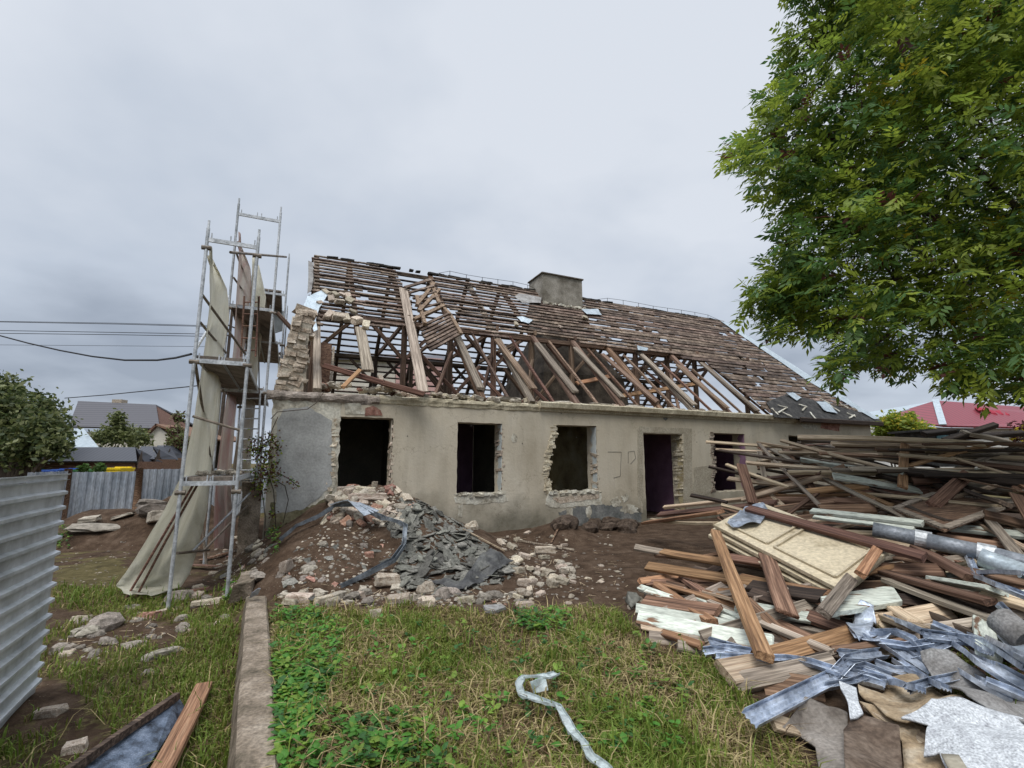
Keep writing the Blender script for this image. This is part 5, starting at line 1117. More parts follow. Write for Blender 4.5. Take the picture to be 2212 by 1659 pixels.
me = crumple([hov(1110, 1226, .1), hov(1060, 1216, .22), hov(1035, 1232, .18), hov(1000, 1268, .1), hov(930, 1262, .06), hov(985, 1284, .03), hov(1040, 1270, .08), hov(1085, 1240, .12)], 3, .03, .008); me.materials.append(M_black)
tag(link('black_sheet', me, None, recenter(me)), 'torn black sheet at the right foot of the slate heap', 'sheet')
for i, (u0, v0, u1, v1, mt, lab) in enumerate(((1000, 1150, 1090, 1200, 'tan', 'thin pale lath on the right slope of the heap'), (1120, 1172, 1240, 1196, 'grey', 'thin stick on the soil under the second window'), (1190, 1180, 1210, 1140, 'brown', 'short stick leaning at the wall foot'), (430, 1216, 500, 1200, 'red', 'red painted board on the ground inside the scaffold'), (405, 1226, 470, 1232, 'red', 'second red painted board on the ground inside the scaffold'), (395, 1286, 452, 1280, 'red', 'third red painted board nearest the scaffold front'), (500, 1290, 640, 1215, 'grey', 'long thin stick from the kerb to the soil mound'))):
    a = ghit(u0, v0)+UZ*.05; b_ = ghit(u1, v1)+UZ*.07; mb = MB(); mb.beam(a, b_, .10 if mt == 'red' else .03, .02, n=3, j=.004); tag(mb.build('lath' if mt != 'red' else 'board', W[mt], local=True), lab, 'board')
for i in range(16):
    u, v = rnd.uniform(1180, 1390), rnd.uniform(1128, 1150); P = ghit(u, v, 20); put('clod', P+UZ*.05, .5, 'earth_clod', 'dark clod of earth at the foot of the wall under the third window', 'clod', 'earth clods at the wall foot'); sc_o = col.objects[-1]
# ------------------------------------------------------------ planks
CP = [(1800, 1850, 2.0), (2212, 1850, 2.0), (1600, 1659, 2.8), (1390, 1120, 10.5), (1550, 950, 10.2), (2212, 950, 8.4), (2500, 950, 8.2), (2212, 1100, 6.0), (2212, 1300, 4.3), (2212, 1450, 3.4), (2212, 1659, 2.6), (2500, 1300, 4.2), (1800, 945, 9.8), (1800, 1050, 8.0), (1800, 1150, 6.6), (1800, 1300, 5.0), (1800, 1450, 3.9), (1800, 1550, 3.3), (1800, 1659, 2.75), (1550, 1130, 7.2), (1600, 1050, 9.2), (1400, 1200, 7.6), (1400, 1230, 7.0), (1360, 1290, 5.9), (1380, 1330, 5.2), (1500, 1400, 4.4), (1570, 1470, 3.75), (1600, 1200, 6.3), (1600, 1330, 5.0), (1650, 1560, 3.1), (2000, 1150, 6.2), (2000, 1250, 5.3), (2000, 1400, 4.1), (2000, 1550, 3.2), (2000, 1040, 7.8), (2000, 950, 9.2)]
def Yp(u, v):
    a = b = 0
    for (x, y, q) in CP:
        d2 = ((u-x)*.8)**2+((v-y)*1.4)**2+60; w_ = 1/d2**1.6; a += w_*q; b += w_
    q = a/b
    return min(q, onz(u, v, .03).y) if v > 1060 else q
def pp(u, v, lift=0): 
    P = ony(u, v, Yp(u, v)); P.z += lift
    if P.z < .03: P.z = .03
    return P
def PA(x, y): return (1468.8+x*.3359, 864+y*.3359)
def PB(x, y): return (1347.8+x*.3906, 1101.6+y*.3906)
KEY = [  # frame, x0,y0,x1,y1, width, thickness, wood, label, lift
 ('A', 170, 270, 1050, 332, .07, .035, 'tan', 'thin pale board poking left from the top of the heap toward the ruin'),
 ('A', 240, 322, 770, 402, .07, .04, 'dark', 'thin dark board poking left just below the topmost pale one'),
 ('A', 235, 318, 1300, 350, .06, .035, 'tan', 'second thin pale board poking left at the heap top'),
 ('A', 760, 240, 1960, 285, .16, .04, 'tan', 'long wide tan board crowning the heap'),
 ('A', 780, 262, 1500, 268, .12, .04, 'grey', 'grey board under the crowning tan board'),
 ('A', 650, 260, 1450, 470, .08, .04, 'tan', 'thin tan lath slanting down across the heap top'),
 ('A', 1000, 290, 2600, 330, .16, .05, 'tan', 'very long tan board running off right at the heap top'),
 ('A', 860, 312, 2300, 425, .09, .04, 'tan', 'long pale lath in the upper bundle, sloping down right'),
 ('A', 930, 330, 2100, 350, .10, .04, 'grey', 'grey lath in the upper bundle, nearly level'),
 ('A', 1100, 340, 2500, 480, .10, .05, 'brown', 'long brown board low in the upper bundle'),
 ('A', 1200, 345, 2600, 395, .12, .05, 'tan', 'light board running off right in the upper bundle'),
 ('A', 1480, 352, 2600, 440, .08, .05, 'dark', 'dark board in the upper bundle at the right'),
 ('A', 1470, 462, 2600, 590, .16, .06, 'dark', 'wide dark beam running off right below the upper bundle'),
 ('A', 1500, 520, 2600, 500, .14, .05, 'brown', 'brown beam behind the dark hatch at the right'),
 ('A', 780, 385, 1430, 482, .05, .09, 'white', 'board with white painted edge below the upper bundle'),
 ('A', 990, 490, 1540, 585, .16, .05, 'white', 'pale mint board with chipped end left of the upright plank'),
 ('A', 1180, 440, 1440, 520, .16, .05, 'dark', 'short dark board between mint board and upright plank'),
 ('A', 480, 575, 1085, 362, .10, .07, 'dark', 'dark pole rising to the right in the middle of the heap'),
 ('A', 490, 605, 1060, 432, .13, .06, 'brown', 'brown beam rising to the right under the dark pole'),
 ('A', 400, 640, 1020, 460, .10, .05, 'tan', 'tan beam lying tight below the brown rising beam'),
 ('A', 450, 612, 1130, 608, .05, .04, 'orange', 'thin bright orange lath left of the red brown board'),
 ('A', 820, 590, 1200, 552, .12, .05, 'orange', 'short orange board above the red brown board'),
 ('A', 1110, 622, 1580, 580, .17, .06, 'red', 'red brown board in the middle of the heap'),
 ('A', -100, 690, 450, 632, .08, .06, 'tan', 'long tan beam reaching left toward the doorway'),
 ('A', -130, 735, 620, 660, .15, .05, 'red', 'red brown board under the tan beam near the doorway'),
 ('A', -230, 790, 260, 720, .12, .05, 'orange', 'orange board lowest of those by the doorway'),
 ('A', -180, 770, 230, 795, .10, .05, 'tan', 'pale board end under the orange one by the doorway'),
 ('A', 70, 612, 300, 660, .06, .05, 'dark', 'short dark stick left of the broad standing plank'),
 ('A', 190, 430, 520, 510, .05, .04, 'dark', 'thin dark stick pointing at the fourth window'),
 ('A', 300, 415, 700, 560, .07, .04, 'tan', 'pale split lath pointing left below the dark stick'),
 ('A', 310, 505, 640, 545, .10, .04, 'tan', 'short pale board end behind the standing plank'),
 ('A', 470, 520, 900, 470, .12, .04, 'brown', 'brown boards fanned out right of the standing plank'),
 ('A', 620, 700, 1640, 590, .10, .06, 'brown', 'long brown beam behind the beige door'),
 ('A', 500, 645, 1250, 660, .14, .06, 'brown', 'broad brown board just above the beige door'),
 ('A', 900, 700, 1260, 700, .16, .05, 'brown', 'short brown board above the mint boards'),
 ('A', 850, 715, 1560, 795, .13, .05, 'white', 'mint painted board with a tan patch, right of the beige door'),
 ('A', 860, 752, 1500, 830, .06, .04, 'white', 'narrow mint lath under the mint board'),
 ('A', 1300, 772, 2500, 905, .14, .05, 'white', 'long mint board behind the grey pipe'),
 ('A', 1660, 880, 2500, 985, .12, .05, 'brown', 'brown board under the long mint board at the right'),
 ('A', 1960, 735, 2400, 860, .14, .06, 'brown', 'brown board at the right below the hatch'),
 ('A', 1850, 550, 2600, 610, .16, .05, 'grey', 'weathered grey board behind the hatch at the right'),
 ('A', 1150, 1085, 1700, 1100, .16, .05, 'brown', 'brown board crossing the lower end of the beige door'),
 ('A', 1130, 1060, 2000, 1300, .12, .05, 'brown', 'brown board slanting down right below the beige door'),
 ('A', 1880, 1140, 2600, 1430, .14, .07, 'red', 'dark red beam running off right below the pipe'),
 ('A', 1340, 1165, 2400, 1540, .16, .05, 'grey', 'long grey board beneath the black tarred board'),
 ('A', 1480, 1150, 2500, 1530, .20, .03, 'dark', 'black tarred board sloping down to the right'),
 ('A', 860, 1030, 1900, 1290, .05, .04, 'dark', 'narrow dark broken lath across the beige door end'),
 ('A', 1640, 1160, 2040, 1230, .16, .04, 'white', 'mint board scrap right of the beige door'),
 ('A', 1960, 1240, 2300, 1340, .2, .04, 'tan', 'tan board scrap at the right in the lower heap'),
 ('A', 1950, 1420, 1985, 1650, .14, .04, 'white', 'upright mint board among the zinc profiles'),
 ('A', 1250, 1360, 1560, 1480, .2, .05, 'tan', 'broad tan board above the crumpled zinc'),
 ('A', 1300, 1290, 1520, 1430, .14, .04, 'tan', 'stepped tan board end above the crumpled zinc'),
 ('A', 1560, 1345, 2000, 1560, .12, .05, 'dark', 'dark board among shadow above the zinc profiles'),
 ('B', 60, 205, 220, 235, .12, .04, 'grey', 'grey board end at the left tip of the lower heap'),
 ('B', 210, 232, 560, 290, .14, .05, 'orange', 'short orange board at the upper left of the lower heap'),
 ('B', 180, 250, 1040, 350, .08, .05, 'brown', 'dark brown beam under the orange board'),
 ('B', 560, 260, 1000, 330, .12, .05, 'red', 'red brown beam behind the leaning orange plank'),
 ('B', 130, 310, 800, 415, .14, .05, 'orange', 'long orange board across the left of the lower heap'),
 ('B', 640, 375, 1130, 470, .14, .05, 'orange', 'orange board continuing right behind the brown upright'),
 ('B', 90, 398, 290, 368, .10, .05, 'orange', 'orange board end at the far left tip'),
 ('B', 330, 380, 450, 460, .14, .05, 'brown', 'short brown board end behind the tan beam'),
 ('B', 400, 440, 620, 500, .12, .03, 'tan', 'flat pale board right of the tan beam'),
 ('B', 90, 430, 320, 510, .08, .05, 'white', 'white painted board end at the left tip'),
 ('B', 120, 500, 520, 560, .16, .05, 'brown', 'peeling brown board between white boards'),
 ('B', 300, 750, 520, 800, .10, .04, 'grey', 'grey board end at the grass under the white boards'),
 ('B', 590, 790, 770, 590, .15, .05, 'grey', 'grey brown board leaning behind the long orange plank'),
 ('B', 780, 600, 1060, 735, .13, .06, 'brown', 'split brown beam right of the long orange plank'),
 ('B', 680, 500, 940, 740, .10, .06, 'brown', 'brown beam in the hollow behind the long orange plank'),
 ('B', 700, 460, 1250, 640, .14, .06, 'dark', 'dark beam in the hollow below the beige door'),
 ('B', 930, 560, 1250, 670, .15, .05, 'red', 'dark red board at the lower edge of the hollow'),
 ('B', 700, 420, 1100, 480, .2, .05, 'dark', 'broad dark board under the beige door'),
 ('B', 760, 850, 1300, 695, .20, .05, 'orange', 'broad orange tan plank rising above the zinc rail'),
 ('B', 560, 905, 830, 850, .19, .07, 'tan', 'short thick tan plank end resting on the grass'),
 ('B', 595, 970, 1150, 850, .13, .11, 'grey', 'barked grey log at the grass edge'),
 ('B', 780, 960, 1100, 1010, .2, .04, 'brown', 'brown board in shadow under the zinc channel'),
 ('B', 1400, 640, 1800, 560, .18, .05, 'tan', 'tan board behind the crumpled zinc sheet'),
 ('B', 1380, 1090, 1680, 1290, .12, .03, 'tan', 'yellow tan lath under the speckled felt'),
 ('B', 820, 1170, 960, 1215, .10, .03, 'tan', 'pale wood scrap at the tip of the zinc channel'),
]
for (fr, x0, y0, x1, y1, w_, th, mt, lab) in KEY:
    f_ = PA if fr == 'A' else PB
    (u0, v0), (u1, v1) = f_(x0, y0), f_(x1, y1)
    plank(pp(u0, v0), pp(u1, v1), w_, th, mt, lab, up=(rnd.uniform(-.15, .15), -.62, .78), roll=rnd.uniform(-.12, .12))
PILE = [(1560, 960), (1800, 955), (2500, 960), (2500, 1500), (1950, 1440), (1650, 1440), (1480, 1390), (1400, 1300), (1430, 1215), (1560, 1160), (1560, 1080)]
zone = lambda u, v: ('top' if v < 1050 else 'upper' if v < 1160 else 'middle' if v < 1300 else 'lower')+(' left' if u < 1700 else ' centre' if u < 1980 else ' right')
CN = {'brown': 'brown', 'dark': 'blackened', 'grey': 'weathered grey', 'red': 'reddish', 'tan': 'tan', 'orange': 'orange', 'white': 'mint painted'}
for layer in range(4):
    for i in range(66):
        u, v = inpx(PILE); Y0 = Yp(u, v); Ln = (rnd.uniform(.7, 1.6) if u < 1600 or v > 1300 else rnd.uniform(1.1, 2.6)) if v > 1120 else rnd.uniform(1.6, 3.2)
        an = rnd.gauss(.13, .30) if rnd.random() < .82 else rnd.uniform(-1.0, 1.2)
        if abs(an) > .6: Ln = min(Ln, .95)
        hl = Ln*FPX/Y0/2; E2_ = []
        for sg in (-1, 1):
            uu = u+sg*hl*math.cos(an); vv = v+sg*hl*math.sin(an)*.8; uu = max(uu, 1395 if vv > 1180 else 1640 if vv < 1090 else 1560); vv = max(vv, 956)
            q = pp(uu, vv); q = CAM+(q-CAM)*(1.022+.028*layer+rnd.uniform(-.012, .012)); q.z = max(q.z, .02+.012*layer if q.z > -.25 else -1); E2_.append(q)
        a, b_ = E2_
        if min(a.z, b_.z) < -.5 or (a-b_).length < .35: continue
        z_ = zone(u, v); mt_ = rnd.choice(['brown', 'dark', 'brown', 'grey', 'grey', 'tan', 'orange', 'dark', 'white', 'tan', 'tan', 'grey', 'brown'] if layer < 2 else ['brown', 'dark', 'dark', 'grey', 'brown'])
        plank(a, b_, rnd.uniform(.045, .14), rnd.uniform(.018, .045), mt_, 'half buried %s plank in the %s part of the timber heap' % (CN[mt_], z_), 'buried planks in the %s part of the timber heap' % z_, up=(rnd.uniform(-.3, .3), rnd.uniform(-.8, -.3), .8), roll=rnd.uniform(-.35, .35), ragged=rnd.choice((.02, .05, .12)))
for i in range(26):
    v = rnd.uniform(955, 1030); u = rnd.uniform(1720, 2400); P = pp(u, v, -.04); Ln = rnd.uniform(1.5, 3.4); d = Vector((1, rnd.uniform(-.25, .05), rnd.uniform(-.07, .02))).normalized()
    plank(P-d*Ln/2, P+d*Ln/2, rnd.uniform(.05, .12), rnd.uniform(.025, .05), (mt_ := rnd.choice(['tan', 'grey', 'brown', 'tan', 'dark'])), 'thin %s board stacked in the bundle on top of the timber heap' % {'tan': 'tan', 'grey': 'grey', 'brown': 'brown', 'dark': 'blackened'}[mt_], 'thin boards of the top bundle', up=(0, -.5, .8))
for i, (u0, v0, u1, v1, y, mt, lab) in enumerate(((2040, 952, 2150, 918, 12.5, 'dark', 'dark beam propped up behind the heap under the red roof'), (2055, 945, 2210, 935, 12.8, 'dark', 'dark beam lying level behind the heap under the red roof'), (1995, 938, 2060, 930, 13, 'dark', 'short dark beam behind the heap beside the bush'), (2080, 935, 2180, 955, 12.6, 'grey', 'grey beam crossing the dark ones behind the heap'))):
    plank(ony(u0, v0, y), ony(u1, v1, y+.3), .16, .12, mt, lab)
# beige doors stacked in the heap
def pix3(P): return [ony(u, v, Yp(u, v)) for u, v in P]
def board(name, P, th, mat, lab, cat, parent=None):
    n_ = (P[1]-P[0]).cross(P[-1]-P[0]).normalized()
    if n_.dot(CAM-P[0]) < 0: n_ = -n_
    Q = [p-n_*th for p in P]; n = len(P); me = mesh(name, P+Q, [tuple(range(n)), tuple(range(2*n-1, n-1, -1))]+[(i, (i+1) % n, n+(i+1) % n, n+i) for i in range(n)], mat)
    bm = bmesh.new(); bm.from_mesh(me); bmesh.ops.recalc_face_normals(bm, faces=bm.faces); bmesh.ops.bevel(bm, geom=bm.edges[:], offset=.004, segments=1, affect='EDGES'); bm.to_mesh(me); bm.free()
    return me, n_
# door plane from three corners
c0 = ony(*PA(215, 795), 7.0); c1 = ony(*PA(512, 650), 7.6); c3 = ony(*PA(1010, 1200), 5.1); c2 = c1+(c3-c0)*1.28; c2 = c1+(c3-c0)*1.0+(c1-c0)*-.05
def dq(a, b_, off=0): # a along, b across
    return c0+(c3-c0)*a+(c1-c0)*b_+dn_*off
dn_ = (c3-c0).cross(c1-c0).normalized()
if dn_.dot(CAM-c0) < 0: dn_ = -dn_
for k in range(3):
    off = -.012-.075*k
    dr_ = tag(empty('door_leaf', dq(0, 0, off)), ['beige panelled door lying on top of two others in the timber heap', 'beige door leaf, middle one of the stack of three', 'beige door leaf, lowest of the stack of three'][k], 'door')
    sh = .02*k
    me, _ = board('leaf', [dq(-.0-sh, -.0-sh*1.5, off), dq(-.0-sh, 1, off), dq(1.02-sh, 1, off), dq(1.02-sh, -sh, off)], .045, M_door, '', ''); link('leaf', me, dr_)
    if k == 0:
        for (a0, b0, a1, b1) in ((.07, .13, .46, .87), (.52, .13, .95, .87)):
            mb = MB()
            for p, q in (((a0, b0), (a1, b0)), ((a1, b0), (a1, b1)), ((a1, b1), (a0, b1)), ((a0, b1), (a0, b0))): mb.beam(dq(*p, .004), dq(*q, .004), .03, .02, up=dn_)
            mb.build('panel_moulding', M_door, dr_)
FRONT = [
 ('B', 100, 648, 800, 792, .05, .03, 'tan', 'thin tan edge under the broad white board', 0, -.06),
 ('B', 75, 545, 690, 655, .10, .03, 'white', 'upper white painted board of the lowest layer', 0, -.14),
 ('B', 80, 595, 820, 735, .14, .03, 'white', 'broad white painted board of the lowest layer', 0, -.16),
 ('B', 320, 440, 660, 600, .09, .03, 'white', 'white painted board behind the tan beam', 0, -.10),
 ('B', 120, 450, 660, 625, .05, .03, 'white', 'narrow white painted lath left of the tan beam', 0, -.10),
 ('B', 215, 680, 430, 752, .08, .03, 'orange', 'short orange board lying on the grass edge', 0, -.1),  # boards standing against or lying on top of the others
 ('A', 1448, 285, 1432, 560, .13, .045, 'orange', 'upright orange board standing in the upper bundle', .0, -.25),
 ('A', 395, 420, 470, 665, .17, .05, 'brown', 'broad brown plank standing left of the beige door', 0, -.2),
 ('A', 1625, 680, 1850, 478, .17, .07, 'red', 'thick red brown block lying on the dark hatch', .12, -.3),
 ('A', 445, 700, 1570, 1010, .14, .06, 'red', 'long brown plank lying lengthwise on the beige door', .1, -.1),
 ('A', 1530, 960, 1890, 1150, .18, .07, 'red', 'red brown beam with splintered end beside the grey pipe', .1, -.2),
 ('A', 230, 850, 545, 1650, .13, .06, 'orange', 'long bright orange plank leaning down to the zinc rail', .1, -.45),
 ('A', 560, 1010, 690, 1372, .19, .04, 'brown', 'brown board with grey end hanging below the beige door', .05, -.35),
 ('A', 1265, 965, 1160, 1120, .10, .05, 'orange', 'orange board end sticking up from the beige door', .15, -.25),
 ('A', 1100, 1150, 925, 1370, .12, .05, 'grey', 'short grey board before the lower end of the beige door', .1, -.3),
 ('B', 185, 420, 485, 620, .12, .06, 'orange', 'short tan beam with cut end on the white boards', .05, -.12),
 ('A', 1440, 680, 1745, 790, .13, .05, 'dark', 'charred dark bar across the left of the hatch', .08, -.12),
 ('A', 1810, 568, 2095, 668, .13, .05, 'dark', 'charred dark bar across the right of the hatch', .08, -.12),
]
for (fr, x0, y0, x1, y1, w_, th, mt, lab, lift, dy) in FRONT:
    f_ = PA if fr == 'A' else PB
    (u0, v0), (u1, v1) = f_(x0, y0), f_(x1, y1)
    a = ony(u0, v0, Yp(u0, v0)+dy); b_ = ony(u1, v1, Yp(u1, v1)+dy*(1 if dy != -.16 else 1.7))
    if 'beige door' in lab and dy < -.05 and 'standing' not in lab and 'hanging' not in lab: a = onpl(u0, v0, c0+dn_*.06, dn_); b_ = onpl(u1, v1, c0+dn_*(.06 if 'lengthwise' in lab else .16), dn_)
    if a.z < .04: a.z = .04
    if b_.z < .04: b_.z = .04
    plank(a, b_, w_, th, mt, lab, up=(0, -.75, .66))
# dark hatch
P = [ony(*PA(1370, 700), 6.9), ony(*PA(1640, 598), 7.5), ony(*PA(2200, 655), 6.6), ony(*PA(1700, 838), 5.9)]
me, hn = board('hatch_panel', P, .03, W['brown'], '', ''); ht = tag(empty('hatch', P[0]), 'dark wooden hatch with a battened frame lying on the right of the heap', 'hatch'); link('hatch_panel', me, ht)
for i in range(4):
    mb = MB(); a, b_ = P[i], P[(i+1) % 4]; c = sum(P, Vector())/4; a = a.lerp(c, .06)+hn*.012; b_ = b_.lerp(c, .06)+hn*.012; mb.beam(a, b_, .09, .025, up=hn, n=3, j=.003); mb.build('frame_batten', W['grey'], ht)
# mint door fragment
P = [ony(*PA(905, 1262), 4.95), ony(*PA(1365, 1188), 5.3), ony(*PA(1432, 1290), 4.9), ony(*PA(950, 1372), 4.6)]
me, hn = board('panel', P, .05, W['white'], '', ''); tag(link('panel', me, None, recenter(me)), 'mint painted door piece at the lower end of the beige door', 'panel')
# grey blue crumpled foil on the door
me = crumple([dq(.1, .1, .05), dq(.02, .62, .06), dq(.12, .82, .08), dq(.22, .75, .05), dq(.27, .35, .06), dq(.18, .06, .05)], 3, .03, .006); me.materials.append(pm('dark_foil', [(.12, .14, .17), (.24, .27, .32), (.5, .53, .58)], 5, rough=.3, metal=.5, contrast=(.3, .75))); tag(link('foil_sheet', me, None, recenter(me)), 'crumpled dark silver foil on the upper corner of the beige door', 'foil')
# grey pipe
pipe = tag(empty('pipe', ony(*PA(1250, 835), 6.2)), 'grey jointed drain pipe lying on the right of the heap', 'pipe')
for (x0, y0, x1, y1, r, da, db) in ((1240, 830, 1580, 900, .085, 6.15, 5.85), (1590, 905, 1990, 990, .085, 5.8, 5.45), (2030, 1000, 2600, 1150, .085, 5.4, 4.9)):
    mb = MB(); a, b_ = ony(*PA(x0, y0), da), ony(*PA(x1, y1), db); mb.tube([a, b_], r, 18); o = mb.build('pipe_length', pm('grey_pipe_%d' % x0, [(.16, .18, .20), (.26, .28, .31), (.36, .39, .42)], 3, rough=.5, metal=.3, var=.03), pipe, smooth=True)
    mb = MB(); d = (b_-a).normalized(); mb.tube([b_-d*.1, b_+d*.05], r+.014, 18); mb.build('collar', M_steel, o)
mb = MB(); mb.tube([ony(*PA(1930, 1010), 5.3), ony(*PA(2040, 1050), 5.2), ony(*PA(2200, 1110), 5.0), ony(*PA(2260, 1160), 4.9)], .095, 14); tag(mb.build('pipe_elbow', M_flash, local=True, smooth=True), 'pale segmented pipe bend beside the grey drain pipe', 'pipe')
mb = MB(); mb.tube([ony(*PA(2060, 1410), 3.9), ony(*PA(2250, 1560), 3.7)], .1, 14); tag(mb.build('pipe_stub', M_felt, local=True, smooth=True), 'wide grey pipe stub at the right edge of the lower heap', 'pipe')
# zinc profiles
def profile(pts, w_, lab, mat=None, ribs=4, dy=-.12, lift=.0):
    P3 = [ony(u, v, Yp(u, v)+dy) for u, v in pts]
    for p in P3: p.z = max(p.z, .04)+lift
    P = []
    for i in range(len(P3)-1):
        for q in range(3): P.append(P3[i].lerp(P3[i+1], q/3))
    P.append(P3[-1]); prof = []
    for i in range(ribs*2+1): prof.append((i/(ribs*2)-.5, .018 if i % 2 else 0))
    prof = [(-.5, .05)]+prof+[(.5, .05)]; vs = []; fs = []; q = len(prof); tw = rnd.uniform(-.4, .4)
    for i, p in enumerate(P):
        d = (P[min(i+1, len(P)-1)]-P[max(i-1, 0)]).normalized(); up = Vector((0, -.6, .8)); s = d.cross(up).normalized(); u_ = s.cross(d); R = Matrix.Rotation(tw*(i/len(P)-.5), 3, d); s = R @ s; u_ = R @ u_
        for (a, b_) in prof: vs.append(p+s*a*w_*.62+u_*b_*.7)
    for i in range(len(P)-1):
        for k in range(q-1): fs.append((i*q+k, i*q+k+1, i*q+q+k+1, i*q+q+k))
    me = mesh('zinc_profile', vs, fs, mat or M_alu); M = recenter(me); o = link('zinc_profile', me, None, M); md = o.modifiers.new('solid', 'SOLIDIFY'); md.thickness = .003
    return tag(o, lab, 'metal profile')
for pts, w_, lab, ribs in (
    ([(510, 820), (720, 828), (900, 832), (1040, 855), (1180, 900)], .075, 'long white zinc rail lying across the grass edge, kinked at the right', 2),
    ([(690, 1165), (900, 1060), (1150, 935)], .15, 'wide zinc channel pointing down to the lawn', 3),
    ([(1150, 930), (1240, 840), (1330, 820)], .12, 'zinc channel bent up behind the wide channel', 3),
    ([(1190, 805), (1300, 815), (1430, 800)], .11, 'short level zinc profile right of the log', 2),
    ([(1360, 700), (1520, 790), (1690, 905)], .17, 'ribbed zinc profile sloping down right below the crumpled sheet', 5),
    ([(1340, 690), (1500, 685), (1590, 720), (1660, 810)], .08, 'arched zinc strip over the ribbed profile', 2),
    ([(1650, 695), (1800, 715), (1970, 740)], .12, 'zinc profile lying level above the shadow gap', 3),
    ([(1560, 800), (1680, 780), (1800, 735)], .12, 'zinc profile rising right beside the arched strip', 3),
    ([(1850, 765), (2000, 860), (2300, 1030)], .19, 'broad ribbed zinc profile sloping off right', 5),
    ([(2040, 735), (2200, 820), (2400, 950)], .15, 'upper ribbed zinc profile at the right edge', 4),
    ([(1180, 900), (1330, 940), (1450, 970)], .14, 'dark lying zinc profile below the kinked rail', 4),
    ([(1390, 860), (1500, 900), (1620, 905)], .10, 'zinc strip tangled below the ribbed profile', 3),
    ([(440, 790), (560, 775), (740, 800)], .10, 'pale blue zinc profile under the white boards', 3),
    ([(470, 735), (560, 760), (650, 785)], .11, 'short ribbed zinc piece under the white boards', 4),
    ([(1300, 900), (1480, 960), (1640, 1010)], .09, 'zinc strip lying over the top of the torn fibreboard', 3),
    ([(1560, 1000), (1700, 960), (1850, 930)], .08, 'zinc strip rising right across the grey felt', 3),
    ([(1120, 985), (1260, 960), (1400, 900)], .06, 'thin zinc strip behind the narrow felt tongue', 2),
    ([(1960, 1090), (2100, 1130), (2300, 1220)], .09, 'zinc strip on the upper edge of the speckled felt', 3),
    ([(1450, 600), (1560, 640), (1680, 700)], .07, 'zinc strip above the arched strip', 2),
    ([(1500, 840), (1640, 930), (1780, 1000)], .09, 'zinc strip half under the long grey felt', 3),
    ([(1700, 640), (1850, 700), (2010, 800)], .10, 'zinc profile in the tangle just left of the upright mint board', 4),
    ([(1780, 860), (1950, 950), (2150, 1060)], .10, 'zinc profile lying on the long grey felt', 4),
    ([(2000, 960), (2130, 1010), (2350, 1110)], .08, 'narrow zinc strip low on the right edge', 3),
    ([(1880, 700), (2010, 745), (2230, 900)], .09, 'zinc strip between the two broad ribbed profiles', 3),
    ([(1420, 740), (1560, 760), (1700, 740)], .07, 'thin zinc strip crossing the ribbed profile', 2),
    ([(1230, 860), (1330, 870), (1480, 930)], .07, 'thin bent zinc strip right of the kinked rail', 2),
    ([(2060, 520), (2140, 600), (2280, 700)], .08, 'zinc strip running down beside the dark metal sheet', 3),
    ([(1600, 840), (1720, 850), (1880, 900)], .08, 'flattened zinc strip across the top of the grey felt', 3),
    ([(1900, 265), (1930, 330), (1960, 375)], .09, 'zinc strip standing at the end of the grey pipe', 2),
    ([(1960, 355), (2080, 352), (2210, 360)], .05, 'level zinc strip by the pipe bend', 2),
    ([(1925, 365), (2080, 430), (2300, 520)], .10, 'zinc strip sloping off right below the pipe bend', 3)):
    profile([PB(*p) for p in pts], w_, lab, ribs=ribs)
def sheet(name, pts, mat, lab, dy=-.1, amp=.03, th=.012, sub=4, fr=PB, cat='sheet'):
    P = []
    for x, y in pts:
        u, v = fr(x, y); p = ony(u, v, Yp(u, v)+dy); p.z = max(p.z, .03); P.append(p)
    me = crumple(P, sub, amp*1.5, th, freq=2.2); me.materials.append(mat); me.name = name
    for p_ in me.polygons: p_.use_smooth = True
    return tag(link(name, me, None, recenter(me)), lab, cat)
sheet('zinc_sheet', [(1325, 538), (1398, 568), (1385, 650), (1350, 700), (1300, 722), (1240, 660), (1280, 600)], M_alu, 'crumpled bright zinc sheet standing in the middle of the lower heap', -.2, .05)
sheet('zinc_sheet', [(1240, 660), (1380, 660), (1480, 690), (1440, 720), (1280, 722)], M_alu, 'folded zinc sheet flap under the crumpled sheet', -.15, .03)
sheet('felt_sheet', [(880, 1150), (1000, 1060), (1130, 1100), (1235, 1160), (1245, 1640), (1120, 1600), (1060, 1290), (980, 1220)], W['felt2'], 'grey brown roofing felt spread at the lawn edge', -.05, .03)
sheet('felt_sheet', [(1215, 1190), (1270, 1160), (1400, 1170), (1520, 1220), (1540, 1330), (1500, 1620), (1250, 1640), (1220, 1350)], M_feltb, 'dark brown felt lying over the grey brown felt', -.15, .03)
sheet('fibre_board', [(1290, 915), (1340, 960), (1420, 985), (1490, 905), (1580, 905), (1900, 1070), (1760, 1110), (1560, 1160), (1440, 1110), (1300, 1010)], M_fibre, 'torn brown fibreboard in the front of the heap', -.1, .035)
sheet('felt_sheet', [(1300, 1060), (1560, 1120), (1900, 1300), (2200, 1640), (1560, 1640), (1540, 1300), (1420, 1180)], M_fibre, 'pale brown sheet beneath the speckled felt', .0, .03)
sheet('felt_sheet', [(1535, 1165), (1700, 1035), (1880, 1070), (2300, 1200), (2500, 1640), (1900, 1640), (1740, 1310), (1650, 1300), (1690, 1200)], M_feltl, 'light grey speckled roofing felt at the lower right', -.2, .03)
sheet('felt_sheet', [(1640, 790), (1700, 785), (1800, 820), (2400, 1120), (2400, 1230), (2120, 1160), (1900, 1050), (1700, 900), (1650, 850)], M_felt, 'long grey curled felt strip sloping off right', -.28, .03)
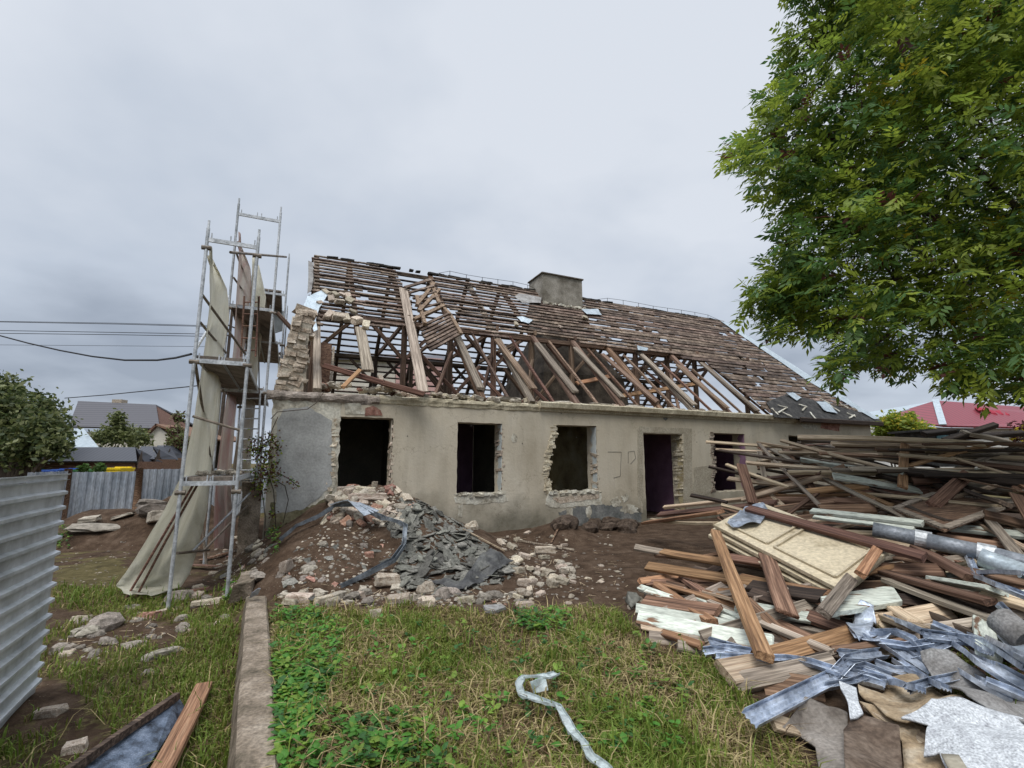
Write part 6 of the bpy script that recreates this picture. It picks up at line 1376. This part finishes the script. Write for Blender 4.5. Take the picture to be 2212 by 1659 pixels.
sheet('felt_sheet', [(1190, 955), (1285, 985), (1300, 1080), (1325, 1140), (1290, 1155), (1250, 1145), (1240, 1070), (1200, 1010)], M_feltl, 'narrow light grey felt tongue below the wide channel', -.2, .02)
sheet('felt_sheet', [(1750, 1330), (1850, 1345), (1900, 1420), (1800, 1430)], M_pale, 'cream paper scrap at the bottom right', -.25, .01, sub=2)
sheet('felt_sheet', [(2110, 600), (2300, 740), (2300, 860), (2060, 690)], M_corr2, 'dark grey metal sheet at the right edge of the heap', -.2, .03)
sheet('felt_sheet', [(20, 450), (70, 455), (95, 490), (40, 530), (5, 500)], M_slate, 'grey slate piece at the left tip of the lower heap', -.02, .01, sub=2)
# ------------------------------------------------------------ foreground left: metal sheet and plank
a, b_, c, d_ = onz(382, 1503, -.12), onz(400, 1530, -.2), onz(130, 1900, -.25), onz(20, 1780, -.12)
me = crumple([a, b_, onz(330, 1640, -.22), c, d_, onz(150, 1665, -.13)], 3, .006, .006); me.materials.append(pm('blue_black_sheet', [(.03, .035, .045), (.11, .14, .19), (.22, .26, .33)], 3, rough=.4, metal=.4, stretch=(4, 4, 4))); tag(link('metal_sheet', me, None, recenter(me)), 'bluish black metal sheet lying at the lower left', 'sheet')
mb = MB(); mb.beam(onz(384, 1503, -.1), onz(20, 1755, -.1), .04, .05, n=6, j=.005); tag(mb.build('batten', W['dark'], local=True), 'dark batten along the edge of the lower left metal sheet', 'batten')
plank(onz(440, 1482, -.2), onz(330, 1700, -.13), .12, .05, 'dull', 'orange plank lying beside the metal sheet at the lower left', up=(0, -.1, 1))
# plastic strip on the lawn
strip('plastic_strip', [onz(*p, z+.075) for p, z in (((1203, 1455), .06), ((1185, 1462), .08), ((1160, 1462), .09), ((1130, 1464), .07), ((1120, 1480), .05), ((1126, 1500), .05), ((1160, 1512), .05), ((1205, 1525), .05), ((1222, 1555), .06), ((1235, 1580), .05), ((1262, 1608), .05), ((1275, 1635), .05), ((1310, 1662), .05), ((1340, 1700), .05))], .045, M_plast, 'crumpled translucent plastic strip trailing across the lawn', 'plastic strip', lip=.012, th=.002)
me = crumple([onz(1140, 1470, .17), onz(1178, 1460, .17), onz(1182, 1490, .09), onz(1150, 1496, .09)], 3, .02, .003); me.materials.append(M_plast); tag(link('plastic_bag', me, None, recenter(me)), 'crumpled end bunch of the plastic film on the lawn', 'plastic film')
# ------------------------------------------------------------ grass and weeds
GM = [pm('blade_green', [(.105, .165, .022), (.18, .25, .04)], 2, var=0, bump=0, trans=.3, rough=.6), pm('blade_olive', [(.15, .165, .032), (.24, .255, .06)], 2, var=0, bump=0, trans=.3, rough=.6), pm('blade_straw', [(.26, .20, .085), (.43, .35, .18)], 2, var=0, bump=0, trans=.2, rough=.7), pm('blade_brown', [(.07, .042, .02), (.15, .095, .05)], 2, var=0, bump=0, rough=.8)]
vs = []; fs = []; mi = []; cnt = 0
for _ in range(330000):
    y = 1.9+rnd.random()**1.3*6.0; x = rnd.uniform(-1.25*y, 1.0*y+.3)
    g = grassness(x, y)
    bare = ns(x, y, 21, 1.4)+.6*ns(x, y, 25, 4.5)
    if x > xk(y) and bare < -.22: g *= .35
    if rnd.random() > g*(1 if x > xk(y)+.14 else .6) or g < .28 or abs(x-xk(y)-.02) < .14: continue
    k1 = ns(x, y, 1, 1.6)+.5*ns(x, y, 3, 5); k2 = ns(x, y, 12, 1.1)+.5*ns(x, y, 15, 4)
    wts = [max(.04, .30+1.6*k1), .85, max(.15, .62-1.1*k1+.7*k2), max(.05, .3-.9*k1-.5*k2)]
    mt = rnd.choices((0, 1, 2, 3), wts)[0]
    if x < xk(y): mt = rnd.choices((0, 1, 2, 3), (1.2, 1, .25, .4))[0]
    h_ = rnd.uniform(.04, .13)*(1.25 if mt == 0 else 1)*(2.2 if rnd.random() < .07 else 1); a = rnd.uniform(0, 6.28); lean = rnd.uniform(.3, 1.3) if mt < 2 else rnd.uniform(.9, 2.8)
    dx, dy = math.cos(a), math.sin(a); w_ = rnd.uniform(.0022, .0042)*(1+.12*y); z = gz(x, y)-.004
    b = len(vs); hx = h_*lean*.45
    vs += [(x-dy*w_, y+dx*w_, z), (x+dy*w_, y-dx*w_, z), (x+dx*hx*.45+dy*w_*.8, y+dy*hx*.45-dx*w_*.8, z+h_*.62/(1+.25*lean)), (x+dx*hx*.45-dy*w_*.8, y+dy*hx*.45+dx*w_*.8, z+h_*.62/(1+.25*lean)), (x+dx*hx*1.3, y+dy*hx*1.3, z+h_*.85/(1+.45*lean))]
    fs += [(b, b+1, b+2, b+3), (b+3, b+2, b+4)]; mi += [mt, mt]; cnt += 1
    if cnt > 120000: break
tag(link('grass', mesh('grass', vs, fs, GM, mi)), 'short green and straw coloured grass on the lawn', 'grass', kind='stuff')
# broad-leaved weeds
wm = [leafm('weed_green', (.09, .25, .035), .4), leafm('weed_dark', (.055, .16, .04), .4), leafm('weed_yellow', (.19, .30, .045), .4)]
vs = []; fs = []; mi = []
def weedleaf(P, s, yaw, pit, m_):
    d = Vector((math.cos(yaw)*math.cos(pit), math.sin(yaw)*math.cos(pit), math.sin(pit))); sd_ = Vector((-math.sin(yaw), math.cos(yaw), 0)); up = d.cross(sd_)
    b = len(vs); vs.extend([P, P+d*s*.35+sd_*s*.3, P+d*s*.7+sd_*s*.26, P+d*s-up*s*.1, P+d*s*.7-sd_*s*.26, P+d*s*.35-sd_*s*.3, P+d*s*.5-up*s*-.07]); fs.extend([(b, b+1, b+6), (b+1, b+2, b+6), (b+2, b+3, b+6), (b+3, b+4, b+6), (b+4, b+5, b+6), (b+5, b, b+6)]); mi.extend([m_]*6)
WP = [([(590, 1330), (680, 1325), (740, 1390), (720, 1500), (690, 1560), (640, 1640), (600, 1659)], 460), ([(600, 1450), (700, 1500), (640, 1600), (600, 1620)], 170), ([(1110, 1330), (1230, 1330), (1240, 1370), (1130, 1380)], 90), ([(650, 1320), (1500, 1400), (1500, 1659), (600, 1659)], 260), ([(600, 1600), (900, 1560), (1000, 1700), (600, 1700)], 130), ([(490, 1265), (520, 1270), (515, 1310), (480, 1310)], 30), ([(120, 1135), (150, 1140), (150, 1190), (120, 1190)], 30), ([(575, 1130), (600, 1140), (605, 1200), (580, 1200)], 30)]
for poly, n in WP:
    for _ in range(n):
        u, v = inpx(poly); P = ghit(u, v); m_ = rnd.choices((0, 1, 2), (4, 2, 3))[0]
        for j in range(rnd.randint(4, 8)):
            weedleaf(P+Vector((rnd.uniform(-.02, .02), rnd.uniform(-.02, .02), rnd.uniform(.02, .11))), rnd.uniform(.025, .07), rnd.uniform(0, 6.28), rnd.uniform(-.1, .7), m_)
tag(link('weeds', mesh('weeds', vs, fs, wm, mi)), 'low broad leaved weeds along the kerb wall and through the lawn', 'weeds', kind='stuff')
# twigs and straw litter on soil
mb = MB()
for _ in range(420):
    u, v = inpx(rnd.choice([SOILH, BASE, DB, [(1150, 1150), (1400, 1180), (1380, 1340), (1150, 1310)], LFT, GR])); P = ghit(u, v); a = rnd.uniform(0, 6.28); l_ = rnd.uniform(.04, .14)
    mb.beam(P+UZ*.012, P+Vector((math.cos(a)*l_, math.sin(a)*l_, rnd.uniform(.01, .05))), .004, .003)
tag(mb.build('twig_litter', W['tan']), 'dry twigs and straw scattered on the yard soil', 'litter', kind='stuff')
# ------------------------------------------------------------ big ash tree, upper right
CR = [(1695, -300), (1700, 0), (1725, 25), (1692, 60), (1680, 160), (1640, 200), (1648, 280), (1572, 305), (1578, 350), (1612, 362), (1632, 392), (1618, 450), (1662, 452), (1694, 500), (1655, 555), (1640, 610), (1603, 655), (1622, 690), (1700, 735), (1740, 738), (1765, 700), (1800, 745), (1762, 810), (1810, 828), (1855, 796), (1900, 815), (1988, 800), (2010, 770), (2030, 830), (2090, 850), (2260, 880), (2900, 860), (2900, -300)]
HOL = [[(1960, 690), (2010, 680), (2000, 735), (1950, 745)], [(2090, 700), (2110, 690), (2115, 720), (2095, 722)], [(1860, 520), (1875, 515), (1873, 530)]]
tree = tag(empty('ash_tree', Vector((11.5, 8.5, 0))), 'large leafy ash tree overhanging the upper right, green with yellow sprays', 'tree')
T0 = Vector((11.5, 8.5, 0)); T1 = Vector((10.9, 8.2, 3.4))
cl = []
while len(cl) < 1850:
    u = rnd.uniform(1560, 2900); v = rnd.uniform(-300, 880)
    if u > 2300 and rnd.random() < .6: continue
    if not inpoly(u, v, CR): continue
    if not inpoly(u-22, v+6, CR) and rnd.random() < .6: continue
    if any(inpoly(u, v, h_) for h_ in HOL): continue
    y = rnd.uniform(5.6, 10.5) if u > 1800 else rnd.uniform(6.3, 8.8)
    gap = ns(u*.011, v*.011, y*.5)
    if gap < -.16: continue
    cl.append((ony(u, v, y), u, v))
vs = []; fs = []; mi = []
for (P, u, v) in cl:
    tone = ns(P.x*1.1, P.y*1.1, P.z*1.1+5); yel = ns(P.x*.9, P.y, P.z*.9+40) > .36 and u > 1900 and rnd.random() < .45
    base = rnd.choices((0, 1, 2, 3), (4, max(.4, 2.4-5*tone), max(.4, 2.2+6*tone), 1))[0]
    outd = (P-Vector((11, 8, P.z-.6))).normalized()
    for _ in range(15):
        p = P+Vector((rnd.gauss(0, .19), rnd.gauss(0, .19), rnd.gauss(0, .15)))
        uu, vv = proj(p)
        if not inpoly(uu+rnd.uniform(-9, 9), vv+rnd.uniform(-9, 9), CR): continue
        if any(inpoly(uu, vv, h_) for h_ in HOL) and rnd.random() < .8: continue
        d = (outd*.8+Vector((rnd.gauss(0, .6), rnd.gauss(0, .6), rnd.gauss(-.25, .45)))).normalized()
        s = d.cross(Vector((rnd.gauss(0, .35), rnd.gauss(0, .35), 1))).normalized(); up = s.cross(d)
        Ln = rnd.uniform(.17, .32); m_ = 4 if yel else (base if rnd.random() < .7 else rnd.choice((0, 0, 1, 2, 3)))
        if rnd.random() < .012: m_ = 5
        for j in range(7):
            k = (j//2+1)/4; sg = (0 if j == 6 else (1 if j % 2 else -1))
            o = p+d*(Ln*k*.9)-up*(.05*k*k*Ln*3)
            ld = (d*(.75 if sg else 1)+s*(sg*.9)-up*rnd.uniform(.0, .5)).normalized(); ll_ = Ln*rnd.uniform(.42, .55); lw = ll_*.19
            ls = ld.cross(up+Vector((rnd.uniform(-.4, .4), rnd.uniform(-.4, .4), 0))).normalized()
            b = len(vs); vs += [o, o+ld*ll_*.45+ls*lw, o+ld*ll_-up*.01, o+ld*ll_*.45-ls*lw]; fs.append((b, b+1, b+2, b+3)); mi.append(m_)
link('crown', mesh('crown', vs, fs, LF, mi), tree)
mb = MB(); mb.tube([T0, Vector((11.3, 8.4, 1.5)), T1, Vector((10.6, 8.0, 6)), Vector((10.4, 8.1, 9))], .3, 12, taper=[.42, .34, .3, .2, .1])
lim = []
for (u, v, y) in ((1690, 330, 7.4), (1760, 640, 7.5), (1860, 770, 7.0), (2050, 800, 7.5), (1800, 120, 7.6), (1900, 400, 8.6), (2000, 560, 6.4), (2150, 300, 6.6), (2080, 60, 8), (2100, 820, 8.5)):
    E_ = ony(u, v, y); S = T1+Vector((-.3, 0, rnd.uniform(0, 2.6))); Mi = S.lerp(E_, .5)+Vector((0, 0, rnd.uniform(.1, .5))); pts = []
    for i in range(9): k = i/8; pts.append(S*(1-k)**2+Mi*2*k*(1-k)+E_*k*k+Vector((rnd.uniform(-.03, .03), rnd.uniform(-.03, .03), rnd.uniform(-.03, .03))))
    mb.tube(pts, .05, 7, taper=[.085-.075*i/8 for i in range(9)]); lim += pts[2:]
for (P, u, v) in cl[::4]:
    q = min(lim, key=lambda a: (a-P).length+max(0, P.x-a.x)*0+max(0, a.x < P.x)*.6); mb.tube([q, q.lerp(P, .5)+Vector((0, 0, .06)), P], .008, 4, taper=[.012, .008, .004], cap=False) if (q-P).length < 1.8 else None
mb.build('trunk', M_bark, tree)
